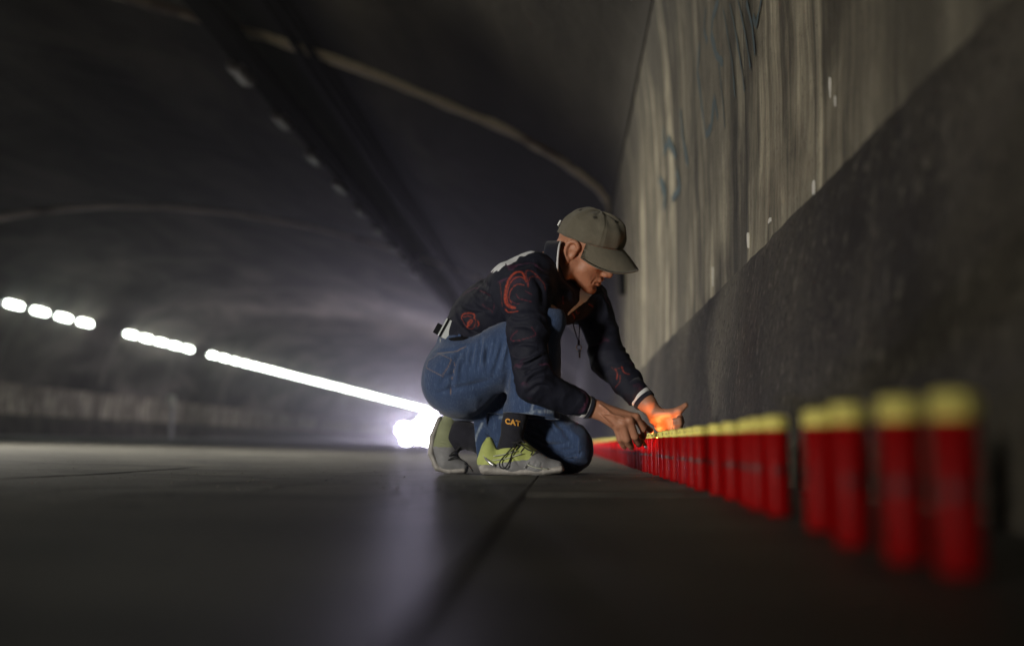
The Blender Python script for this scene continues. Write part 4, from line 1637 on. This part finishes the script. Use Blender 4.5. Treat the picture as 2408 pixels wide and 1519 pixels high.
vv, ff = [], []
NA, NS = 144, 22
for j in range(NS):
    for i in range(NA):
        vv.append(capv(2 * PI * i / NA, j / (NS - 1) * .985))
for j in range(NS - 1):
    for i in range(NA):
        i2 = (i + 1) % NA
        ff.append((j * NA + i, j * NA + i2, (j + 1) * NA + i2, (j + 1) * NA + i))
ff.append(tuple((NS - 1) * NA + i for i in range(NA)))
capo = link('cap', mesh('cap', vv, ff), M_CAPC, man, True)
sol = capo.modifiers.new('cloth', 'SOLIDIFY')
sol.thickness, sol.offset = .002, -1


def brim_pt(t, s, up=0.0):
    a = t * math.radians(84)
    q = np.array([.014 + .1065 * math.cos(a), .0885 * math.sin(a), .043 + .012 * math.cos(a) - .0145])
    L = .078 * max(0, 1 - abs(t) ** 3.2) ** .62
    yv = q[1] * (1 + .0 * s)
    x = q[0] + s * L * math.cos(math.radians(20))
    z = q[2] - s * L * math.sin(math.radians(20)) - 4.3 * (yv ** 2) * s * 1.0 - .012 * (s ** 2)
    return HC(x, yv, z + up)


vv, ff = [], []
NT, NSB = 41, 12
for up in (.0018, -.0018):
    for j in range(NSB):
        for i in range(NT):
            vv.append(brim_pt(-1 + 2 * i / (NT - 1), j / (NSB - 1), up))
M_ = NT * NSB
for lay in (0, 1):
    for j in range(NSB - 1):
        for i in range(NT - 1):
            q = (lay * M_ + j * NT + i, lay * M_ + j * NT + i + 1, lay * M_ + (j + 1) * NT + i + 1, lay * M_ + (j + 1) * NT + i)
            ff.append(q[::-1] if lay == 0 else q)
for i in range(NT - 1):
    a = (NSB - 1) * NT + i
    ff.append((a, a + 1, M_ + a + 1, M_ + a))
for j in range(NSB - 1):
    for i in (0, NT - 1):
        a = j * NT + i
        ff.append((a, a + NT, M_ + a + NT, M_ + a))
link('brim', mesh('brim', vv, ff), M_CAPC, capo, True)
MB().lathe([(.0005, .002), (.008, .001), (.010, -.002), (.009, -.004)], 12, c=capv(0, .999) + HR @ np.array([0, 0, .002]), M=HR).build('button', M_CAPC, capo, True)
for k in range(6):
    c = capv(2 * PI * (k + .5) / 6, .62)
    c0 = HC(.014, 0, .05)
    nrm = (c - c0) / np.linalg.norm(c - c0)
    u = np.cross(nrm, [0, 0, 1.0])
    u /= np.linalg.norm(u)
    w = np.cross(nrm, u)
    MB().tube([c + nrm * .001 + .0035 * (math.cos(t) * u + math.sin(t) * w) for t in np.linspace(0, 2 * PI, 11)], .0016, 5, False).build('eyelet', M_EYEL, capo, True)
# strap and buckle at the back
mb = MB()
for s in (-1, 1):
    mb.tube([HC(-.091, s * .02, .034), HC(-.095, 0, .032)], .005, 6)
mb.build('strap', M_CAPC, capo)
MB().box(HC(-.094, -.022, .044), (.005, .012, .018), HR).build('buckle', M_STEEL, capo)

# eyes
for sd in (-1, 1):
    e = MB().lathe([(.001, -.0125), (.009, -.009), (.0125, 0), (.009, .009), (.001, .0125)], 14, c=H(.0815, sd * .031, .004)).build('eye', M_EYE, man, True)

# ---- near shoe
def build_shoe_near():
    Y = 3.09
    p = lambda x, y, dy=0.0: P(x, y, Y + dy)
    g = SDF(p(1100, 1000)[:3] * [1, 0, 0] + np.array([-.02, Y - .1, -.005]), p(1350, 1000) * [1, 0, 0] + np.array([.02, Y + .1, .16]), .0024)
    g.chain([p(1150, 1086), p(1205, 1087), p(1262, 1093), p(1310, 1098)], [.033, .037, .031, .020], .02, sy=1.25)
    g.cap(p(1150, 1055), p(1148, 1085), .024, .03, k=.02, sy=1.1)
    g.cap(p(1196, 1062), p(1262, 1090), .034, .026, k=.02, sy=1.1)
    g.cap(p(1222, 1046), p(1250, 1075), .022, .026, k=.015, sy=1.25)           # tongue
    g.cap(p(1150, 1036), p(1148, 1062), .012, .02, k=.012, sy=1.5)             # heel tab
    g.cap(p(1186, 1030), p(1182, 1058), .030, .022, k=.008, op='s', sy=1.0)    # opening
    for a, b in (((1262, 1085, -.045), (1250, 1105, -.05)), ((1275, 1088, -.042), (1270, 1104, -.045)), ((1180, 1075, -.05), (1200, 1098, -.05)), ((1205, 1070, -.05), (1222, 1096, -.05))):
        g.cap(p(*a), p(*b), .0025, .0025, k=.004, op='s')
    v, q = g.mesh(1)
    px, py = proj_arr(v)
    toe = (px + (py - 1060) * .9 + 2.5 * vnoise(v * 30, 3) > 1262) | (py + 1.6 * vnoise(v * 34, 6) > 1090 - np.clip((px - 1170) * .12, -3, 9))
    (tv, tq, _), (uv_, uq, _) = split(v, q, toe)
    s = link('shoe', np_mesh('shoe', uv_, uq), M_YEL, man)
    link('toe_overlay', np_mesh('toe_overlay', tv, tq), M_GREY, s)
    g = SDF(p(1100, 1000) * [1, 0, 0] + np.array([-.02, Y - .1, -.005]), p(1350, 1000) * [1, 0, 0] + np.array([.02, Y + .1, .08]), .0024)
    g.chain([p(1142, 1102), p(1175, 1106), p(1225, 1107), p(1280, 1107), p(1318, 1102)], [.019, .0165, .0155, .0145, .0125], .002, sy=2.55)
    g.cap(p(1136, 1096), p(1150, 1100), .010, .012, k=.01, sy=2.8)
    v, q = g.mesh(1)
    v[:, 2] = np.maximum(v[:, 2], .001)
    link('sole', np_mesh('sole', v, q), M_SOLE, s)
    # silver heel stripe and toe stripes
    def strip(name, L, r, m):
        MB().tube(spline([p(*q) for q in L], 5), r, 6).build(name, m, s, True)
    strip('heel_stripe', [(1137, 1072, -.03), (1148, 1084, -.044), (1162, 1095, -.049)], .0045, M_SILV)
    strip('overlay_seam', [(1300, 1086, -.012), (1276, 1092, -.030), (1268, 1094, -.036), (1274, 1101, -.042)], .0014, M_LACE)
    strip('overlay_seam', [(1254, 1075, -.036), (1240, 1092, -.047), (1232, 1100, -.049)], .0014, M_SILV)
    for L in ([(1160, 1072, -.047), (1185, 1068, -.05), (1215, 1060, -.046)], [(1158, 1082, -.049), (1190, 1078, -.053), (1228, 1066, -.049)], [(1240, 1092, -.050), (1262, 1100, -.047), (1290, 1103, -.036)]):
        strip('overlay_stripe', L, .0016, M_SILV2)
    # laces: cross rows and the two hanging loops
    for i, (x, y) in enumerate(((1222, 1048), (1232, 1054), (1241, 1060), (1250, 1067), (1259, 1074))):
        strip('lace', [(x - 8, y + 10, -.036), (x, y, -.032 + .002 * i), (x + 9, y - 5, -.006), (x + 10, y - 3, .02)], .0022, M_LACE)
    strip('lace', [(1212, 1040, -.036), (1206, 1050, -.046), (1188, 1070, -.055), (1176, 1085, -.058), (1176, 1097, -.060), (1186, 1101, -.061), (1196, 1088, -.059), (1206, 1062, -.052), (1214, 1044, -.040)], .0021, M_LACE)
    strip('lace', [(1214, 1042, -.040), (1226, 1046, -.046), (1240, 1056, -.048), (1252, 1062, -.046), (1248, 1070, -.044)], .0021, M_LACE)
    strip('lace', [(1204, 1040, -.038), (1216, 1040, -.042), (1226, 1036, -.036), (1234, 1042, -.036)], .003, M_LACE)
    return s


shoe = build_shoe_near()


def build_shoe_far():
    Y = 3.27
    p = lambda x, y, dy=0.0: P(x, y, Y + dy)
    g = SDF(p(990, 1000) * [1, 0, 0] + np.array([-.02, Y - .1, -.005]), p(1125, 1000) * [1, 0, 0] + np.array([.02, Y + .1, .22]), .0026)
    g.chain([p(1058, 985), p(1050, 1015), p(1046, 1050), p(1050, 1085)], [.022, .034, .042, .032], .02, sy=1.0)
    g.cap(p(1050, 1085), p(1088, 1097), .032, .020, k=.02, sy=1.35)
    g.cap(p(1062, 978), p(1050, 1000), .012, .02, k=.015, sy=1.6)
    g.cap(p(1088, 1005), p(1070, 1030), .03, .02, k=.008, op='s')
    for i in range(7):
        g.cap(p(1020 + i * 3, 1030 + i * 8, -.045), p(1060 + i * 3, 1034 + i * 9, -.045), .0022, k=.004, op='s')
    v, q = g.mesh(1)
    v[:, 2] = np.maximum(v[:, 2], .001)
    px, py = proj_arr(v)
    low = py + 3 * vnoise(v * 40, 2) > 1052
    (tv, tq, _), (uv_, uq, _) = split(v, q, low)
    s = link('shoe', np_mesh('shoe', uv_, uq), M_YELF, man)
    link('toe_overlay', np_mesh('toe_overlay', tv, tq), M_GREY, s)
    g = SDF(p(980, 1000) * [1, 0, 0] + np.array([-.02, Y - .1, -.005]), p(1125, 1000) * [1, 0, 0] + np.array([.02, Y + .1, .22]), .0026)
    g.chain([p(1034, 986), p(1020, 1026), p(1016, 1066), p(1030, 1098), p(1060, 1107), p(1092, 1105)], [.010, .0135, .0135, .013, .012, .011], .003, sy=2.7)
    v, q = g.mesh(1)
    v[:, 2] = np.maximum(v[:, 2], .0005)
    link('sole', np_mesh('sole', v, q), M_SOLE, s)
    for L in ([(1070, 1062, -.03), (1082, 1050, -.035), (1100, 1036, -.03), (1106, 1030, -.02)], [(1056, 1072, -.042), (1068, 1062, -.045), (1078, 1064, -.035)], [(1054, 1082, -.044), (1068, 1074, -.045), (1080, 1074, -.032)],
              [(1092, 1090, -.02), (1104, 1096, -.02), (1112, 1108, -.02)]):
        MB().tube(spline([p(*q) for q in L], 5), .0022, 6).build('lace', M_LACE, s, True)
    return s


build_shoe_far()

# ---- socks
g = SDF(P(1150, 1000, 3.08) * [1, 0, 0] + np.array([-.02, 3.0, .02]), P(1270, 1000, 3.08) * [1, 0, 0] + np.array([.02, 3.2, .24]), .0026)
g.chain([P(1190, 1066, 3.09), P(1204, 1030, 3.085), P(1207, 1000, 3.08), P(1216, 965, 3.075)], [.034, .0345, .036, .042], .01, wr=(.0016, 60, 51))
v, q = g.mesh(1)
sock = link('sock', np_mesh('sock', v, q), M_SOCK, man)
g = SDF(P(1040, 1000, 3.26) * [1, 0, 0] + np.array([-.02, 3.16, .02]), P(1180, 1000, 3.26) * [1, 0, 0] + np.array([.02, 3.36, .24]), .0026)
g.chain([P(1062, 1042, 3.27), P(1086, 1020, 3.26), P(1150, 1040, 3.25)], [.036, .040, .048], .02, wr=(.002, 40, 52))
v, q = g.mesh(1)
link('sock', np_mesh('sock', v, q), M_SOCK, man)
# the word on the sock
tc = bpy.data.curves.new('sock_text', 'FONT')
tc.body = 'CAT'
tc.size = .0225
tc.align_x, tc.align_y = 'CENTER', 'CENTER'
tc.offset = .0011
tc.space_character = 1.12
to = bpy.data.objects.new('sock_text', tc)
COL.objects.link(to)
bpy.context.view_layer.update()
dg = bpy.context.evaluated_depsgraph_get()
tm = bpy.data.meshes.new_from_object(to.evaluated_get(dg))
bpy.data.objects.remove(to)
import bmesh
bm = bmesh.new()
bm.from_mesh(tm)
bmesh.ops.triangulate(bm, faces=bm.faces)
bmesh.ops.subdivide_edges(bm, edges=bm.edges, cuts=2)
bm.to_mesh(tm)
bm.free()
cT = P(1207, 994, 3.081)
rt = .0425
dn = math.radians(10)
for vt in tm.vertices:
    x, y = vt.co.x, vt.co.y
    x, y = x * math.cos(dn) + y * math.sin(dn), -x * math.sin(dn) + y * math.cos(dn)
    a = x / rt
    vt.co = Vector((cT[0] + rt * math.sin(a) - y * .15, cT[1] - rt * math.cos(a) - .0012, cT[2] + y))
link('lettering', tm, M_ORANGE_T, sock)

# ---- things he holds or wears
lt = empty('lighter', tuple(P(1512, 1040, 3.055)))
tag(lt, 'orange lighter held in his right hand at the candle', 'lighter')
ld_ = np.array(P(1516, 1046, 3.06)) - P(1498, 1018, 3.04)
ld_ /= np.linalg.norm(ld_)
MB().tube([-ld_ * .03, -ld_ * .004, ld_ * .012], [.0065, .007, .0065], 12).build('body', M_LIGHTER, lt, True)
MB().tube([ld_ * .012, ld_ * .022], [.0058, .0052], 12).build('hood', M_STEEL, lt, True)

ln = empty('key_lanyard', tuple(P(1361, 805, 3.22)))
tag(ln, 'thin black cord with ring and key dangling from his neck', 'lanyard')
o = P(1361, 805, 3.22)
for L in ([(1366, 655, 3.2), (1365, 690, 3.19), (1364, 740, 3.2), (1362, 780, 3.215), (1361, 803, 3.22)], [(1345, 750, 3.19), (1350, 772, 3.2), (1357, 795, 3.215), (1361, 803, 3.22)]):
    MB().tube([P(*q) - o for q in L], .0015, 5).build('cord', M_LACE, ln)
MB().tube([P(1361, 800, 3.22) - o, P(1361, 812, 3.22) - o], [.0045, .0035], 8).build('knot', M_LACE, ln)
MB().tube([P(1361, 817, 3.22) - o + np.array([.0085 * math.cos(t), 0, .0085 * math.sin(t)]) for t in np.linspace(0, 2 * PI, 17)], .0013, 6, False).build('ring', M_BRASS, ln, True)
MB().box(P(1363, 832, 3.22) - o, (.006, .002, .026)).tube([P(1362, 822, 3.22) - o, P(1363, 828, 3.22) - o], .005, 8).build('key', M_STEEL, ln)


# cracks and tar smears in the road
def on_road(px, py):
    Y = 3.0
    for _ in range(40):
        q = P(px, py, Y)
        z = max(0.0, (-1.0 - q[0]) * .0218)
        Y *= (CAM_H - z) / max(CAM_H - q[2], 1e-6)
        Y = min(Y, 40)
    q = P(px, py, Y)
    return np.array([q[0], q[1], max(0.0, (-1.0 - q[0]) * .0218) + .0012])


M_TAR = simple('crack_tar', (.012, .0115, .011), .75, .3, 40)
rc = random.Random(31)
for L, w in (([(-20, 1127), (118, 1120), (247, 1114), (329, 1108), (400, 1104), (447, 1099)], .12), ([(-10, 1176), (70, 1161), (135, 1155), (200, 1146)], .012), ([(218, 1175), (282, 1167), (376, 1164), (435, 1158)], .014),
             ([(411, 1145), (464, 1138), (588, 1136)], .016), ([(553, 1166), (623, 1153), (664, 1143), (729, 1139), (788, 1124)], .014), ([(930, 1146), (1000, 1132), (1052, 1120)], .008), ([(800, 1172), (900, 1160), (960, 1158), (1040, 1152)], .014),
             ([(1110, 1142), (1190, 1139), (1248, 1140)], .016), ([(100, 1190), (240, 1186), (330, 1190)], .014)):
    pts = [on_road(*q) for q in L]
    fine_ = []
    for a, b_ in zip(pts[:-1], pts[1:]):
        for t in np.linspace(0, 1, 9)[:-1]:
            q = a + (b_ - a) * t
            q[0] += rc.uniform(-.012, .012)
            q[1] += rc.uniform(-.02, .02)
            q[2] = max(0.0, (-1.0 - q[0]) * .0218) + .0012
            fine_.append(q)
    fine_.append(pts[-1])
    mb = MB()
    for i, q in enumerate(fine_):
        ww = 2.6 * w * rc.uniform(.4, 1.2) * (.35 + .65 * i / len(fine_))
        mb.v += [q + [0, -ww / 2, 0], q + [0, ww / 2, 0]]
    for i in range(len(fine_) - 1):
        mb.f.append((2 * i, 2 * i + 2, 2 * i + 3, 2 * i + 1))
    mb.build('crack', M_TAR, road)

# loose grit on the road
gm = MB()
gr_ = random.Random(21)
for k in range(420):
    y = gr_.uniform(1.6, 6.5)
    x = gr_.uniform(-.62, .06) * y if gr_.random() < .8 else gr_.uniform(-.05, .25)
    if -.5 < x < .1 and 2.95 < y < 3.4:
        continue
    z = max(0.0, (-1.0 - x) * .0218)
    q = gr_.uniform(.0012, .0042)
    b0 = len(gm.v)
    for (dx, dy, dz) in ((1, 0, 0), (-.2, .9, 0), (-.9, -.5, 0), (.2, -.9, 0), (.1, .1, .9), (-.3, .2, .7)):
        gm.v.append(np.array([x + dx * q * gr_.uniform(.6, 1.2), y + dy * q * gr_.uniform(.6, 1.2), z + dz * q * gr_.uniform(.6, 1.1)]))
    gm.f += [(b0, b0 + 1, b0 + 4), (b0 + 1, b0 + 2, b0 + 5), (b0 + 1, b0 + 5, b0 + 4), (b0 + 2, b0 + 3, b0 + 5), (b0 + 3, b0, b0 + 4), (b0 + 3, b0 + 4, b0 + 5)]
tag(gm.build('grit', simple('loose_grit', (.12, .11, .095), .9)), 'loose grit scattered on the tunnel road', kind='stuff')

# ------------------------------------------------------------------ the hazy air of the tunnel
hz = NB('tunnel_haze')
hz.t.nodes.remove(hz.bsdf)
vol = hz.n('ShaderNodeVolumePrincipled')
vol.inputs['Color'].default_value = (.92, .92, .9, 1)
vol.inputs['Density'].default_value = .0019
vol.inputs['Anisotropy'].default_value = .88
hz.t.links.new(vol.outputs[0], hz.out.inputs['Volume'])
hb = MB().box((-10.3, 84, 3.2), (25, 190, 9.6)).build('haze', hz.m)
tag(hb, 'thin hazy air filling the tunnel', kind='stuff')
